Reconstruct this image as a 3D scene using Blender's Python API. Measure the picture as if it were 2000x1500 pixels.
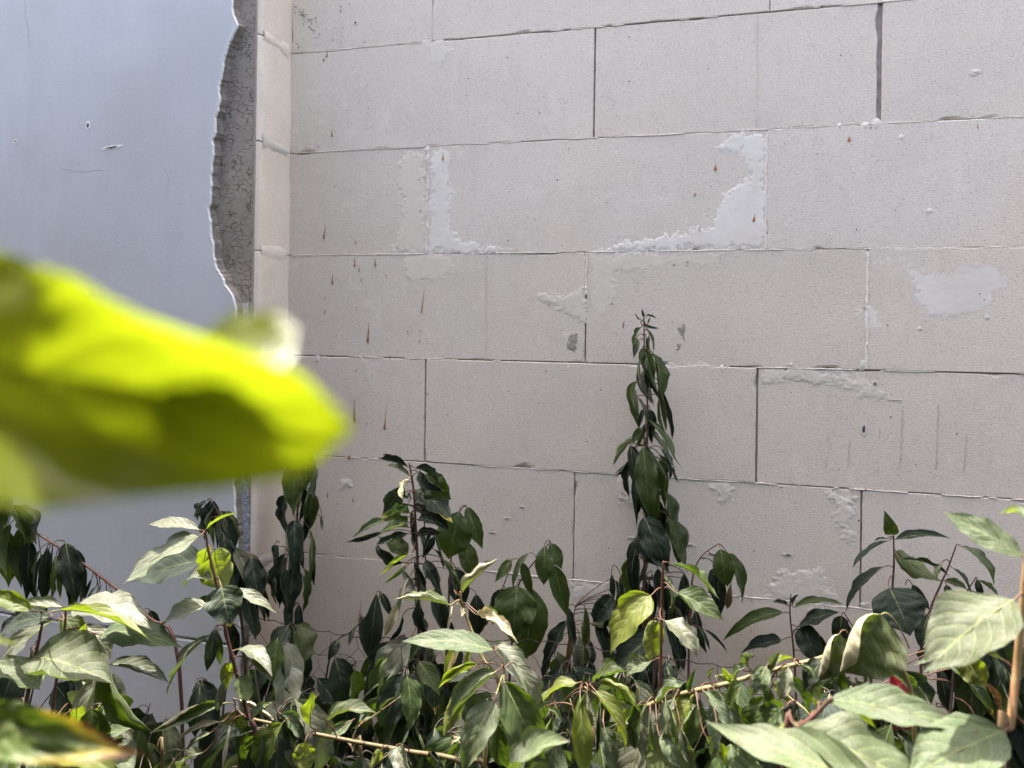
import bpy, bmesh, math, random
from mathutils import Vector, Matrix, noise
random.seed(7)
sc = bpy.context.scene
for o in list(bpy.data.objects): bpy.data.objects.remove(o)
R = math.radians
# ------------------------------------------------------------------ camera
CZ = 1.45                      # camera height above the ground
F, PX, PY, ROLL = 1444.0, 1000.0, 638.6, 0.014
TH = R(14.44); Y0 = 1.3675     # wall turned 14.4 deg, 1.37 m away on the axis
RIGHT = Vector((math.cos(ROLL), 0, math.sin(ROLL))); UP = Vector((-math.sin(ROLL), 0, math.cos(ROLL)))
FWD = Vector((0, 1, 0)); CAM = Vector((0, 0, CZ))
cam = bpy.data.cameras.new('camera'); cam_o = bpy.data.objects.new('camera', cam)
sc.collection.objects.link(cam_o); sc.camera = cam_o
m = Matrix((RIGHT, UP, -FWD)).transposed().to_4x4(); m.translation = CAM
cam_o.matrix_world = m
cam.sensor_width = 36; cam.lens = F / 2000 * 36; cam.shift_y = -(750 - PY) / 2000
cam.clip_start = .005; cam.clip_end = 500
cam.dof.use_dof = True; cam.dof.focus_distance = 1.12; cam.dof.aperture_fstop = 6.6
# ------------------------------------------------------------------ sky and sun
AL = Vector((math.cos(TH), -math.sin(TH), 0))      # along the wall, to the right
NN = Vector((-math.sin(TH), -math.cos(TH), 0))     # out of the wall, to the viewer
W0 = Vector((0, Y0, 0))
EL = R(75); KB = .655
sun_dir = (-AL * math.cos(EL) * math.sqrt(1 - KB * KB) - NN * math.cos(EL) * KB + Vector((0, 0, math.sin(EL)))).normalized()
w = bpy.data.worlds.new('World'); sc.world = w; w.use_nodes = True
nt = w.node_tree; sky = nt.nodes.new('ShaderNodeTexSky'); sky.sky_type = 'NISHITA'; sky.sun_disc = False
sky.sun_elevation = EL; sky.sun_rotation = math.atan2(sun_dir.x, sun_dir.y)
sky.air_density = .7; sky.dust_density = 6.4; sky.ozone_density = .1
bg = nt.nodes['Background']; bg.inputs[1].default_value = .15
nt.links.new(sky.outputs[0], bg.inputs[0])
sun = bpy.data.lights.new('sun', 'SUN'); sun.energy = 3.0; sun.angle = R(.53); sun.color = (1, .95, .86)
sun_o = bpy.data.objects.new('sun', sun); sc.collection.objects.link(sun_o)
sun_o.rotation_euler = sun_dir.to_track_quat('Z', 'Y').to_euler(); sun_o.location = (0, 0, 6)
vs = sc.view_settings; vs.view_transform = 'Standard'; vs.look = 'None'; vs.gamma = 1; vs.exposure = 2.55
vs.use_curve_mapping = False
sc.render.engine = 'CYCLES'; sc.cycles.use_denoising = True; sc.cycles.use_adaptive_sampling = True; sc.cycles.adaptive_threshold = .02
sc.cycles.max_bounces = 5; sc.cycles.diffuse_bounces = 4; sc.cycles.glossy_bounces = 2; sc.cycles.transmission_bounces = 4; sc.cycles.caustics_reflective = False

# ------------------------------------------------------------------ helpers
def ray(px, py):
    return (RIGHT * ((px - PX) / F) + UP * ((PY - py) / F) + FWD)
def at(px, py, d):
    """point seen in that direction, d metres out of the block wall"""
    v = ray(px, py); t = (d - NN.dot(CAM - W0)) / NN.dot(v)
    return CAM + v * t
def wp(s, z, d): return W0 + AL * s + NN * d + Vector((0, 0, z))
def sz(px, py, d=0):
    p = at(px, py, d) - W0
    return p.dot(AL), p.z
def link(name, verts, faces, mat, parent=None, uvs=None, smooth=False, slots=None):
    org = parent.location if parent else Vector((0, 0, 0))
    me = bpy.data.meshes.new(name)
    me.from_pydata([tuple(Vector(v) - org) for v in verts], [], faces)
    for mm in (mat if isinstance(mat, list) else [mat]): me.materials.append(mm)
    if slots: me.polygons.foreach_set('material_index', slots)
    if smooth: me.polygons.foreach_set('use_smooth', [True] * len(faces))
    if uvs:
        ul = me.uv_layers.new(name='UVMap')
        flat = []
        for f in faces:
            for i in f: flat += uvs[i]
        ul.data.foreach_set('uv', flat)
    me.update()
    o = bpy.data.objects.new(name, me); sc.collection.objects.link(o)
    if parent: o.parent = parent
    return o
def thing(name, label, cat, loc, group=None):
    o = bpy.data.objects.new(name, None); sc.collection.objects.link(o); o.location = loc
    o.empty_display_size = .05
    o['label'] = label; o['category'] = cat
    if group: o['group'] = group
    return o
def box(s0, s1, z0, z1, d0, d1):
    v = [wp(s, z, d) for d in (d0, d1) for z in (z0, z1) for s in (s0, s1)]
    return v, [(0, 1, 3, 2), (4, 6, 7, 5), (0, 4, 5, 1), (2, 3, 7, 6), (0, 2, 6, 4), (1, 5, 7, 3)]
def n3(x, y, z=0): return noise.noise(Vector((x, y, z)))
# ------------------------------------------------------------------ materials
class MT:
    def __init__(s, name):
        s.m = bpy.data.materials.new(name); s.m.use_nodes = True; s.t = s.m.node_tree
        s.b = s.t.nodes['Principled BSDF']; s.out = s.t.nodes['Material Output']
    def n(s, typ, **k):
        nd = s.t.nodes.new('ShaderNode' + typ)
        for a, b in k.items(): setattr(nd, a, b)
        return nd
    def put(s, sock, v):
        if hasattr(v, 'is_linked') or isinstance(v, bpy.types.NodeSocket): s.t.links.new(v, sock)
        else: sock.default_value = v
    def math(s, op, a, b=0., c=0., clamp=False):
        nd = s.n('Math', operation=op, use_clamp=clamp)
        for i, v in enumerate((a, b, c)): s.put(nd.inputs[i], v)
        return nd.outputs[0]
    def noise(s, scale, detail=4, rough=.55, vec=None, dist=0.):
        nd = s.n('TexNoise'); nd.inputs['Scale'].default_value = scale; nd.inputs['Detail'].default_value = detail
        nd.inputs['Roughness'].default_value = rough; nd.inputs['Distortion'].default_value = dist
        if vec is not None: s.t.links.new(vec, nd.inputs['Vector'])
        return nd.outputs['Fac']
    def ramp(s, fac, pts):
        nd = s.n('ValToRGB'); el = nd.color_ramp.elements
        while len(el) < len(pts): el.new(.5)
        for e, (p, c) in zip(el, pts): e.position = p; e.color = tuple(c) + (1,) if len(c) == 3 else c
        s.put(nd.inputs[0], fac); return nd.outputs[0]
    def step(s, v, a, b):
        nd = s.n('MapRange', interpolation_type='SMOOTHSTEP'); s.put(nd.inputs[0], v)
        nd.inputs[1].default_value = a; nd.inputs[2].default_value = b; return nd.outputs[0]
    def mix(s, f, a, b, mode='MIX'):
        nd = s.n('Mix', data_type='RGBA', blend_type=mode)
        s.put(nd.inputs[0], f); s.put(nd.inputs[6], a if not isinstance(a, tuple) else a + (1,)); s.put(nd.inputs[7], b if not isinstance(b, tuple) else b + (1,))
        return nd.outputs[2]
    def bump(s, h, strength, dist, prev=None):
        nd = s.n('Bump'); nd.inputs['Strength'].default_value = strength; nd.inputs['Distance'].default_value = dist
        s.put(nd.inputs['Height'], h)
        if prev is not None: s.t.links.new(prev, nd.inputs['Normal'])
        return nd.outputs[0]
    def pos(s): return s.n('NewGeometry').outputs['Position']
    def rnd(s): return s.n('ObjectInfo').outputs['Random']
    def done(s, col, rough, nrm=None, spec=.3):
        s.put(s.b.inputs['Base Color'], col if not isinstance(col, tuple) else col + (1,)); s.put(s.b.inputs['Roughness'], rough)
        s.b.inputs['Specular IOR Level'].default_value = spec
        if nrm is not None: s.t.links.new(nrm, s.b.inputs['Normal'])
        return s.m

def block_material(name, base, warm, speck=1.):
    M = MT(name); p = M.pos(); r = M.rnd()
    big = M.noise(5, 3, .6, p); mid = M.noise(26, 4, .6, p, .4); fine = M.noise(420, 2, .7, p)
    c = M.mix(M.step(big, .35, .68), base, warm)
    c = M.mix(M.step(mid, .56, .7), c, tuple(min(1, x * 1.05) for x in base))
    c = M.mix(M.math('MULTIPLY', r, .7), c, tuple(x * y for x, y in zip(warm, (.93, .92, .90))))
    c = M.mix(M.math('MULTIPLY', M.step(M.noise(2.3, 2, .5, p), .52, .66), .5), c, tuple(x * y for x, y in zip(base, (1.02, .975, .93))))
    # faint streaky trowel marks
    mp = M.n('Mapping'); M.t.links.new(p, mp.inputs[0]); mp.inputs['Scale'].default_value = (30, 30, 7)
    st = M.noise(1.6, 5, .65, mp.outputs[0])
    c = M.mix(M.math('MULTIPLY', M.step(st, .5, .72), .22), c, tuple(x * .84 for x in warm))
    # pores
    vo = M.n('TexVoronoi'); vo.inputs['Scale'].default_value = 260; M.t.links.new(p, vo.inputs['Vector'])
    por = M.math('MULTIPLY', M.step(vo.outputs['Distance'], .30, .12), M.step(M.noise(60, 2, .5, p), .52, .62))
    c = M.mix(M.math('MULTIPLY', por, .55 * speck), c, (.16, .14, .12))
    c = M.mix(M.math('MULTIPLY', M.step(fine, .54, .68), .5 * speck), c, tuple(x * .60 for x in base))
    c = M.mix(M.math('MULTIPLY', M.step(fine, .46, .32), .35 * speck), c, tuple(min(1, x * 1.22) for x in base))
    h = M.math('MULTIPLY', fine, 1.1)
    h = M.math('SUBTRACT', h, M.math('MULTIPLY', por, .8))
    nr = M.bump(M.math('ADD', h, M.math('MULTIPLY', mid, .5)), .42, .0016)
    return M.done(c, .93, nr, .15)
BLOCK = block_material('aerated_concrete', (.722, .652, .55), (.682, .608, .505))
BLOCK_SIDE = block_material('aerated_concrete_dusty_lit', (.95, .82, .66), (.92, .78, .61), .8)  # dusty return face, with warm bounce light painted in as a paler tone
def plain_rough(name, a, b, sc1=60, bs=.5, bd=.002, rough=.92):
    M = MT(name); p = M.pos(); n1 = M.noise(sc1, 5, .65, p); n2 = M.noise(sc1 * 9, 3, .6, p)
    c = M.mix(M.step(n1, .35, .68), a, b); nr = M.bump(M.math('ADD', n1, M.math('MULTIPLY', n2, .4)), bs, bd)
    return M.done(c, rough, nr, .2)
MORTAR = plain_rough('pale_mortar', (.725, .668, .57), (.66, .60, .505))
MORTAR_WHITE = plain_rough('white_mortar', (.785, .735, .64), (.72, .665, .565), 9, .35)
MORTAR_CREAM = plain_rough('cream_mortar', (.695, .638, .525), (.66, .60, .485), 30, .35)
MORTAR_DARK = plain_rough('deep_mortar', (.34, .30, .27), (.24, .20, .18))
STAIN = plain_rough('mould_stain', (.27, .25, .19), (.42, .39, .32), 200, .3)
SCR = plain_rough('scratch_grey', (.42, .39, .36), (.5, .46, .42), 200, .2)
RUST = plain_rough('resin_drip', (.40, .16, .05), (.27, .09, .03), 300, .2, .001, .45)
HOLE = plain_rough('hole_shadow_speck', (.09, .085, .08), (.15, .14, .13), 200)  # shade inside holes painted as a dark colour; also colours the specks
EDGE = plain_rough('torn_plaster_edge', (.27, .23, .18), (.36, .31, .25), 130, .8, .004)
SKIN = plain_rough('plaster_lip', (.9, .87, .82), (.82, .78, .72), 200, .4)
METAL = plain_rough('corner_profile', (.33, .28, .23), (.42, .36, .30), 60, .3)
SPECK = plain_rough('grey_base_coat', (.30, .32, .35), (.55, .58, .64), 170, .8, .003)
def paint_material():
    M = MT('painted_plaster'); p = M.pos()
    a = M.noise(4, 4, .6, p); mp = M.n('Mapping'); M.t.links.new(p, mp.inputs[0]); mp.inputs['Scale'].default_value = (14, 14, 3)
    st = M.noise(1, 4, .6, mp.outputs[0]); f = M.noise(300, 3, .6, p)
    c = M.mix(M.step(a, .35, .7), (.535, .55, .565), (.49, .495, .495))
    c = M.mix(M.math('MULTIPLY', M.step(st, .45, .72), .5), c, (.465, .485, .515))
    c = M.mix(M.math('MULTIPLY', M.step(M.noise(9, 3, .5, p), .62, .72), .25), c, (.53, .52, .51))
    vo = M.n('TexVoronoi'); vo.inputs['Scale'].default_value = 75; M.t.links.new(p, vo.inputs['Vector'])
    c = M.mix(M.math('MULTIPLY', M.math('MULTIPLY', M.step(vo.outputs['Distance'], .14, .07), M.step(f, .5, .6)), .45), c, (.22, .21, .2))
    c = M.mix(M.math('MULTIPLY', M.step(M.noise(22, 5, .7, p, .6), .5, .75), .4), c, (.57, .58, .58))
    return M.done(c, .62, M.bump(M.math('ADD', f, M.math('MULTIPLY', st, 2.5)), .2, .0018), .3)
PAINT = paint_material()
def adhesive_material():
    M = MT('crackled_adhesive'); p = M.pos()
    n = M.n('TexNoise'); n.inputs['Scale'].default_value = 55; M.t.links.new(p, n.inputs['Vector'])
    mp = M.n('Mapping'); M.t.links.new(p, mp.inputs[0]); mp.inputs['Scale'].default_value = (.8, .8, 1.25)
    add = M.n('VectorMath', operation='MULTIPLY_ADD'); M.t.links.new(n.outputs['Color'], add.inputs[0])
    add.inputs[1].default_value = (.016, .016, .016); M.t.links.new(mp.outputs[0], add.inputs[2])
    v = M.n('TexVoronoi', feature='DISTANCE_TO_EDGE'); v.inputs['Scale'].default_value = 88; M.t.links.new(add.outputs[0], v.inputs['Vector'])
    gate = M.step(M.noise(38, 2, .5, p), .39, .5)
    crack = M.math('MULTIPLY', M.step(v.outputs['Distance'], .07, .02), gate)
    sand = M.noise(700, 3, .7, p)
    c = M.mix(M.step(M.noise(12, 3, .6, p), .35, .65), (.345, .305, .25), (.275, .245, .205))
    c = M.mix(M.math('MULTIPLY', M.step(sand, .5, .7), .3), c, (.16, .15, .13))
    c = M.mix(M.math('MULTIPLY', crack, .7), c, (.085, .072, .058))
    h = M.math('SUBTRACT', M.math('MULTIPLY', sand, .3), crack)
    return M.done(c, .95, M.bump(h, .6, .002), .1)
ADHESIVE = adhesive_material()

# ---- leaves
def leaf_material(name, top, under, trans, tmix=.4, rough=.5, vein=(.42, .46, .22), veinf=.3, dirt=0., brown=None, sheen=.35):
    M = MT(name)
    uv = M.n('UVMap').outputs[0]; sp = M.n('SeparateXYZ'); M.t.links.new(uv, sp.inputs[0]); t, v = sp.outputs[0], sp.outputs[1]
    a = M.math('ABSOLUTE', M.math('SUBTRACT', M.math('MULTIPLY', v, 2.), 1.))
    mid = M.step(a, .055, .02)
    ph = M.math('MULTIPLY', M.math('SUBTRACT', M.math('SUBTRACT', t, M.math('MULTIPLY', a, .20)), M.math('MULTIPLY', M.math('MULTIPLY', a, a), .14)), 7.)
    pp = M.math('PINGPONG', ph, .5)
    lat = M.math('MULTIPLY', M.step(pp, .055, .015), M.step(a, .96, .75))
    veins = M.math('MAXIMUM', mid, M.math('MULTIPLY', lat, .8))
    tc = M.n('TexCoord').outputs['Object']
    oi = M.n('ObjectInfo').outputs['Random']
    mot = M.noise(45, 3, .6, tc); fine = M.noise(900, 1, .6, tc)
    hs = M.n('HueSaturation'); M.put(hs.inputs['Color'], top + (1,))
    M.put(hs.inputs['Hue'], M.math('ADD', .478, M.math('MULTIPLY', oi, .044)))
    M.put(hs.inputs['Value'], M.math('ADD', .72, M.math('MULTIPLY', M.math('FRACT', M.math('MULTIPLY', oi, 7.3)), .6)))
    col = M.mix(M.math('MULTIPLY', M.step(mot, .38, .72), .5), hs.outputs[0], tuple(x * .66 for x in top))
    col = M.mix(M.math('MULTIPLY', veins, veinf), col, vein)
    if dirt: col = M.mix(M.math('MULTIPLY', M.step(M.math('ADD', M.math('MULTIPLY', fine, .6), M.math('MULTIPLY', mot, .5)), .48, .66), dirt), col, (.30, .30, .25))
    if dirt: col = M.mix(M.math('MULTIPLY', M.step(M.noise(170, 1, .5, tc), .68, .73), .6), col, (.10, .07, .03))
    und = M.mix(M.math('MULTIPLY', veins, veinf * .7), under, tuple(min(1, x * 1.5) for x in under))
    bf = M.n('NewGeometry').outputs['Backfacing']
    col = M.mix(bf, col, und)
    tr = M.mix(M.math('MULTIPLY', veins, .45), trans, tuple(x * .5 for x in trans))
    tr = M.mix(M.math('MULTIPLY', M.step(mot, .35, .7), .4), tr, tuple(x * .62 for x in trans))
    # withered brown margin spots
    if brown is not None:
        k = M.math('ADD', M.math('ADD', M.math('MULTIPLY', t, brown[0]), M.math('MULTIPLY', a, brown[1])), M.math('MULTIPLY', M.noise(30, 4, .6, tc), .55))
        kb = M.step(k, brown[2], brown[2] + .09); ky = M.step(k, brown[2] - brown[3], brown[2])
        col = M.mix(ky, col, (.30, .25, .04)); tr = M.mix(ky, tr, (.40, .30, .02))
        col = M.mix(kb, col, (.12, .05, .022)); tr = M.mix(kb, tr, (.11, .035, .01))
    hgt = M.math('ADD', M.math('ADD', M.math('MULTIPLY', M.step(pp, .0, .3), 1.), M.math('MULTIPLY', mid, -.6)), M.math('MULTIPLY', mot, .8))
    nr = M.bump(hgt, .22, .0014)
    M.done(col, rough, nr, sheen)
    M.b.inputs['Sheen Weight'].default_value = .12; M.b.inputs['Sheen Roughness'].default_value = .4
    tn = M.n('BsdfTranslucent'); M.t.links.new(tr, tn.inputs[0]); M.t.links.new(nr, tn.inputs[1])
    ms = M.n('MixShader'); ms.inputs[0].default_value = tmix
    M.t.links.new(M.b.outputs[0], ms.inputs[1]); M.t.links.new(tn.outputs[0], ms.inputs[2]); M.t.links.new(ms.outputs[0], M.out.inputs[0])
    return M.m
LEAF = {
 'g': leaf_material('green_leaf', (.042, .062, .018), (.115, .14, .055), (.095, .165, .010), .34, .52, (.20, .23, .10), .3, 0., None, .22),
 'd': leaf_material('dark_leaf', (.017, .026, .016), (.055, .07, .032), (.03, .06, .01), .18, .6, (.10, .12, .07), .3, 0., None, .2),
 'y': leaf_material('lime_leaf', (.105, .135, .022), (.18, .205, .05), (.19, .26, .010), .48, .5),
 'z': leaf_material('thin_lime_leaf', (.14, .17, .015), (.2, .23, .03), (.25, .315, .005), .58, .24, (.4, .42, .1), .12, 0., None, .9),
 'p': leaf_material('glaucous_leaf', (.072, .102, .046), (.13, .155, .07), (.11, .17, .018), .3, .6, (.28, .33, .13), .5, .3, None, .22),
 'w': leaf_material('dusty_leaf', (.095, .108, .062), (.17, .18, .11), (.12, .17, .03), .26, .5, (.26, .27, .19), .5, .35, None, .42),
 'x': leaf_material('dry_leaf', (.42, .37, .235), (.50, .45, .31), (.40, .33, .13), .22, .8, (.30, .25, .15), .35, .2, None, .15),
 'h': leaf_material('half_dry_leaf', (.05, .075, .02), (.46, .42, .27), (.12, .17, .015), .28, .6, (.42, .42, .2), .4, .2),
 'b': leaf_material('browning_leaf', (.06, .09, .02), (.12, .15, .05), (.10, .16, .01), .32, .5, (.3, .32, .15), .4, 0., (.75, .16, .88, .10)),
 'n': leaf_material('brown_leaf', (.20, .12, .06), (.25, .16, .08), (.20, .09, .02), .2, .75, (.15, .09, .05), .3),
 's': leaf_material('browned_tip_leaf', (.026, .04, .02), (.08, .10, .045), (.05, .09, .012), .25, .55, (.25, .3, .18), .45, 0., (.5, .0, .72, .03)),
}
def stem_material(name, a, b):
    M = MT(name); p = M.pos(); c = M.mix(M.step(M.noise(70, 4, .6, p), .4, .62), a, b)
    return M.done(c, .55, M.bump(M.noise(500, 3, .6, p), .3, .0008), .35)
STEM = {'r': stem_material('red_bark', (.115, .045, .035), (.075, .045, .03)),
        'o': stem_material('olive_bark', (.12, .095, .04), (.085, .06, .032)),
        't': stem_material('tan_bark', (.40, .26, .13), (.33, .19, .09)),
        'l': stem_material('yellow_bark', (.19, .16, .062), (.14, .11, .045)),
        'k': stem_material('dark_bark', (.045, .035, .028), (.06, .045, .03))}
MIDRIB = stem_material('pale_midrib', (.17, .19, .07), (.14, .16, .06))
PET = {'k': STEM['k'], 'r': stem_material('red_petiole', (.12, .06, .036), (.085, .045, .028)), 'g': stem_material('green_petiole', (.22, .20, .07), (.17, .14, .05))}

# ------------------------------------------------------------------ ground
M = MT('dry_soil'); p = M.pos(); g1 = M.noise(3, 5, .6, p); g2 = M.noise(40, 5, .65, p)
GROUND = M.done(M.mix(M.step(M.math('ADD', M.math('MULTIPLY', g1, .5), M.math('MULTIPLY', g2, .5)), .35, .65), (.065, .052, .038), (.04, .032, .024)), .95, M.bump(g2, .6, .03), .1)
gr = link('ground', [(-60, -60, 0), (60, -60, 0), (60, 60, 0), (-60, 60, 0)], [(0, 1, 2, 3)], GROUND)
gr['kind'] = 'structure'; gr['label'] = 'dry pale soil at the foot of the walls'

# ------------------------------------------------------------------ the block wall
TOPZ = CZ + 1.22
SC = -.466                                    # where the block wall meets the projecting wall
wall = thing('block_wall', 'pale aerated concrete block wall with brown drips and smeared joints', 'wall', wp(.4, 0, 0))
ZR = [.9415, .7415, .5416, .342, .137, -.063, -.260, -.456, -.655, -.855, -1.055, -1.255, -1.45]
JT = [[.145, .76], [-.165, .445, 1.05], [.147, .617, 1.22], [-.170, .443, 1.05], [.137, .603, 1.2], [-.169, .433, 1.04], [.121, .599, 1.2],
      [-.17, .43, 1.04], [.13, .6, 1.2], [-.17, .43, 1.04], [.13, .6, 1.2], [-.17, .43, 1.04]]
GAPV = {(2, .147): .0035, (2, .617): .0075, (4, .137): .003, (5, -.169): .0028, (5, .433): .0035, (6, .599): .0032, (6, .121): .002}
GAPH = {2: .001, 5: .0009, 6: .0006, 7: .0007, 3: .0004, 4: .0004}
def block_mesh(s0, s1, z0, z1, seed, thick=.18):
    def lines(a, b, step):
        e = [0, .0012, .003, .006, .011]
        n = max(2, int((b - a - .03) / step)); inner = [a + .016 + (b - a - .032) * i / n for i in range(n + 1)]
        return [a + x for x in e] + inner + [b - x for x in reversed(e)]
    S, Z = lines(s0, s1, .011), lines(z0, z1, .011); ns, nz = len(S), len(Z); off = random.uniform(-.0006, .0006)
    V = []
    for j, z in enumerate(Z):
        for i, s in enumerate(S):
            e = min(s - s0, s1 - s, z - z0, z1 - z)
            d = off + .0005 * n3(s * 9, z * 9, seed)
            ch = max(0, n3(s * 22, z * 22, seed + 3) - .38) * .009 + max(0, n3(s * 90, z * 90, seed + 5) - .15) * .0013
            r = .00045 + ch
            if e < r * 2.2: d -= (r * 2.2 - e) ** 2 / (r * 2.2) * .9
            jx = jz = 0
            if i in (0, ns - 1): jx = .0006 * n3(s * 50, z * 120, seed)
            if j in (0, nz - 1): jz = .0006 * n3(s * 120, z * 50, seed + 1)
            V.append(wp(s + jx, z + jz, d))
    Fc = [(j * ns + i, j * ns + i + 1, (j + 1) * ns + i + 1, (j + 1) * ns + i) for j in range(nz - 1) for i in range(ns - 1)]
    b = len(V); V += [wp(s, z, -thick) for z in (z0, z1) for s in (s0, s1)]
    Fc += [tuple(range(ns - 1, -1, -1)) + (b, b + 1), tuple((nz - 1) * ns + i for i in range(ns)) + (b + 3, b + 2),
           tuple(j * ns for j in range(nz)) + (b + 2, b), tuple(j * ns + ns - 1 for j in range(nz - 1, -1, -1)) + (b + 1, b + 3), (b, b + 2, b + 3, b + 1)]
    return V, Fc
for r_ in range(len(ZR) - 1):
    cuts = [SC] + JT[r_] + [1.75]
    for i in range(len(cuts) - 1):
        gl = GAPV.get((r_, cuts[i]), .0012) / 2; gr_ = GAPV.get((r_, cuts[i + 1]), .0012) / 2
        V, Fc = block_mesh(cuts[i] + gl, cuts[i + 1] - gr_, ZR[r_ + 1] + CZ + GAPH.get(r_ + 1, .0006), ZR[r_] + CZ - GAPH.get(r_, .0006), r_ * 7.1 + i * 3.3)
        link('concrete_block', V, Fc, BLOCK, wall, smooth=False)
V, Fc = box(SC + .002, 1.74, .02, ZR[0] + CZ - .002, -.18, -.004); link('mortar_bed', V, Fc, MORTAR_DARK, wall)
V, Fc = box(SC + .002, 1.75, ZR[0] + CZ + .001, TOPZ, -.18, -.0005); link('wall_top', V, Fc, BLOCK, wall)
V, Fc = box(1.751, 6., 0, TOPZ, -.18, -.0005); link('wall_run', V, Fc, BLOCK, wall)
def seam(s0, z0, s1, z1, wd, ht, cover, seed, mat=None, name='mortar_seam'):
    """squeezed-out mortar along a joint: a low, broken, uneven ridge"""
    L = math.hypot(s1 - s0, z1 - z0); n = max(4, int(L / .004)); ux, uz = (s1 - s0) / L, (z1 - z0) / L; px, pz = -uz, ux
    V, Fc = [], []
    prev = False
    for i in range(n + 1):
        f = i / n; s, z = s0 + (s1 - s0) * f, z0 + (z1 - z0) * f
        c = (n3(s * 9 + seed, z * 9, seed) + .7 * n3(s * 40, z * 40, seed) + cover) ; on = c > 0
        if not on: prev = False; continue
        k = min(1, .35 + c); a = wd * k * (.7 + .9 * abs(n3(s * 130, z * 130, seed))); b = wd * k * (.7 + .9 * abs(n3(s * 130, z * 130, seed + 9)))
        h = ht * k * (.6 + .8 * abs(n3(s * 170, z * 170, seed + 4))); o = wd * .5 * n3(s * 60, z * 60, seed + 7)
        base = len(V)
        for q, hh in ((-a, -.002), (-a * .55, h * .7), (0, h), (b * .6, h * .6), (b, -.002)):
            V.append(wp(s + px * (q + o), z + pz * (q + o), hh))
        if prev: Fc += [(base - 5 + t, base - 4 + t, base + 1 + t, base + t) for t in range(4)]
        prev = True
    if Fc: link(name, V, Fc, mat or MORTAR, wall, smooth=False)
HC = {3: .3, 2: .0, 4: .4, 5: .05, 6: .2, 7: .2}
for k in range(1, len(ZR) - 3):
    seam(SC + .01, ZR[k] + CZ, 1.7, ZR[k] + CZ, .0020, .0011, HC.get(k, .2), k * 5.3)
    for j in JT[k]:
        if (k, j) not in GAPV and (k, j) not in ((3, -.17), (3, .443), (4, .603)): seam(j, ZR[k + 1] + CZ, j, ZR[k] + CZ, .0016, .0012, .1, k * 3 + j)
for (k, j, wd, ht) in ((3, -.170, .0038, .0026), (3, .443, .0024, .002), (4, .603, .003, .0025)):
    seam(j, ZR[k + 1] + CZ + .002, j, ZR[k] + CZ - .004, wd, ht, .9, j * 4, MORTAR_WHITE)
seam(.137, .06 + CZ, .137, .137 + CZ, .0028, .002, .6, 3, MORTAR_WHITE)
for px_, py_, r in ((562, 302, .006), (835, 292, .007), (1690, 246, .008), (1712, 244, .009), (1686, 712, .010), (1062, 786, .005), (1640, 245, .004), (1110, 718, .006), (1410, 720, .006), (620, 702, .007)):
    s, z = sz(px_, py_); V, Fc = [], []
    for i in range(5):
        for j in range(9):
            an = j / 9 * 6.283; rr = r * i / 4 * (1 + .5 * n3(math.cos(an) * 1.4 + px_, math.sin(an) * 1.4, i * .3)); V.append(wp(s + rr * math.cos(an), z + rr * 1.3 * math.sin(an), .0022 * (1 - (i / 4) ** 2) - .001))
    for i in range(4):
        for j in range(9): Fc.append((i * 9 + j, (i + 1) * 9 + j, (i + 1) * 9 + (j + 1) % 9, i * 9 + (j + 1) % 9))
    link('mortar_blob', V, Fc, MORTAR, wall, smooth=True)
def smear(poly, mat, h=.0012, jag=.006, name='mortar_smear', parent=None, d0=0., step=.0022):
    """a thin crumbly skin: grid cells kept where the noisy distance to the outline is positive"""
    P = [sz(x, y, d0) for x, y in poly]; n = len(P)
    def dist(s_, z_):
        ins = False; best = 9.
        for i in range(n):
            (ax, ay), (bx, by) = P[i], P[(i + 1) % n]
            if (ay > z_) != (by > z_) and s_ < (bx - ax) * (z_ - ay) / (by - ay) + ax: ins = not ins
            dx, dy = bx - ax, by - ay; t_ = max(0, min(1, ((s_ - ax) * dx + (z_ - ay) * dy) / (dx * dx + dy * dy + 1e-12)))
            best = min(best, math.hypot(s_ - ax - dx * t_, z_ - ay - dy * t_))
        return best if ins else -best
    s0, s1 = min(p[0] for p in P) - jag, max(p[0] for p in P) + jag; z0, z1 = min(p[1] for p in P) - jag, max(p[1] for p in P) + jag
    ns, nz = int((s1 - s0) / step) + 1, int((z1 - z0) / step) + 1; V, Fc, idx = [], [], {}
    def vert(i, j):
        if (i, j) not in idx:
            s_, z_ = s0 + i * step, z0 + j * step; d_ = val(i, j)
            jx, jz = step * .35 * n3(s_ * 900, z_ * 900, 1), step * .35 * n3(s_ * 900, z_ * 900, 7)
            idx[i, j] = len(V); V.append(wp(s_ + jx, z_ + jz, d0 + (-.0004 if d_ <= 0 else h * (min(1, .25 + d_ / .006) * (.92 + .16 * n3(s_ * 120, z_ * 120, 3))))))
        return idx[i, j]
    cache = {}
    def val(i, j):
        if (i, j) not in cache:
            s_, z_ = s0 + i * step, z0 + j * step
            cache[i, j] = dist(s_, z_) + jag * (n3(s_ * 45, z_ * 45, 1.7) + .8 * n3(s_ * 150, z_ * 150, 5) + .9 * n3(s_ * 380, z_ * 380, 2))
        return cache[i, j]
    for j in range(nz):
        for i in range(ns):
            if max(val(i, j), val(i + 1, j), val(i, j + 1), val(i + 1, j + 1)) > 0: Fc.append((vert(i, j), vert(i + 1, j), vert(i + 1, j + 1), vert(i, j + 1)))
    if Fc: return link(name, V, Fc, mat, parent or wall, smooth=True)
W_, C_ = MORTAR_WHITE, MORTAR_CREAM
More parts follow.
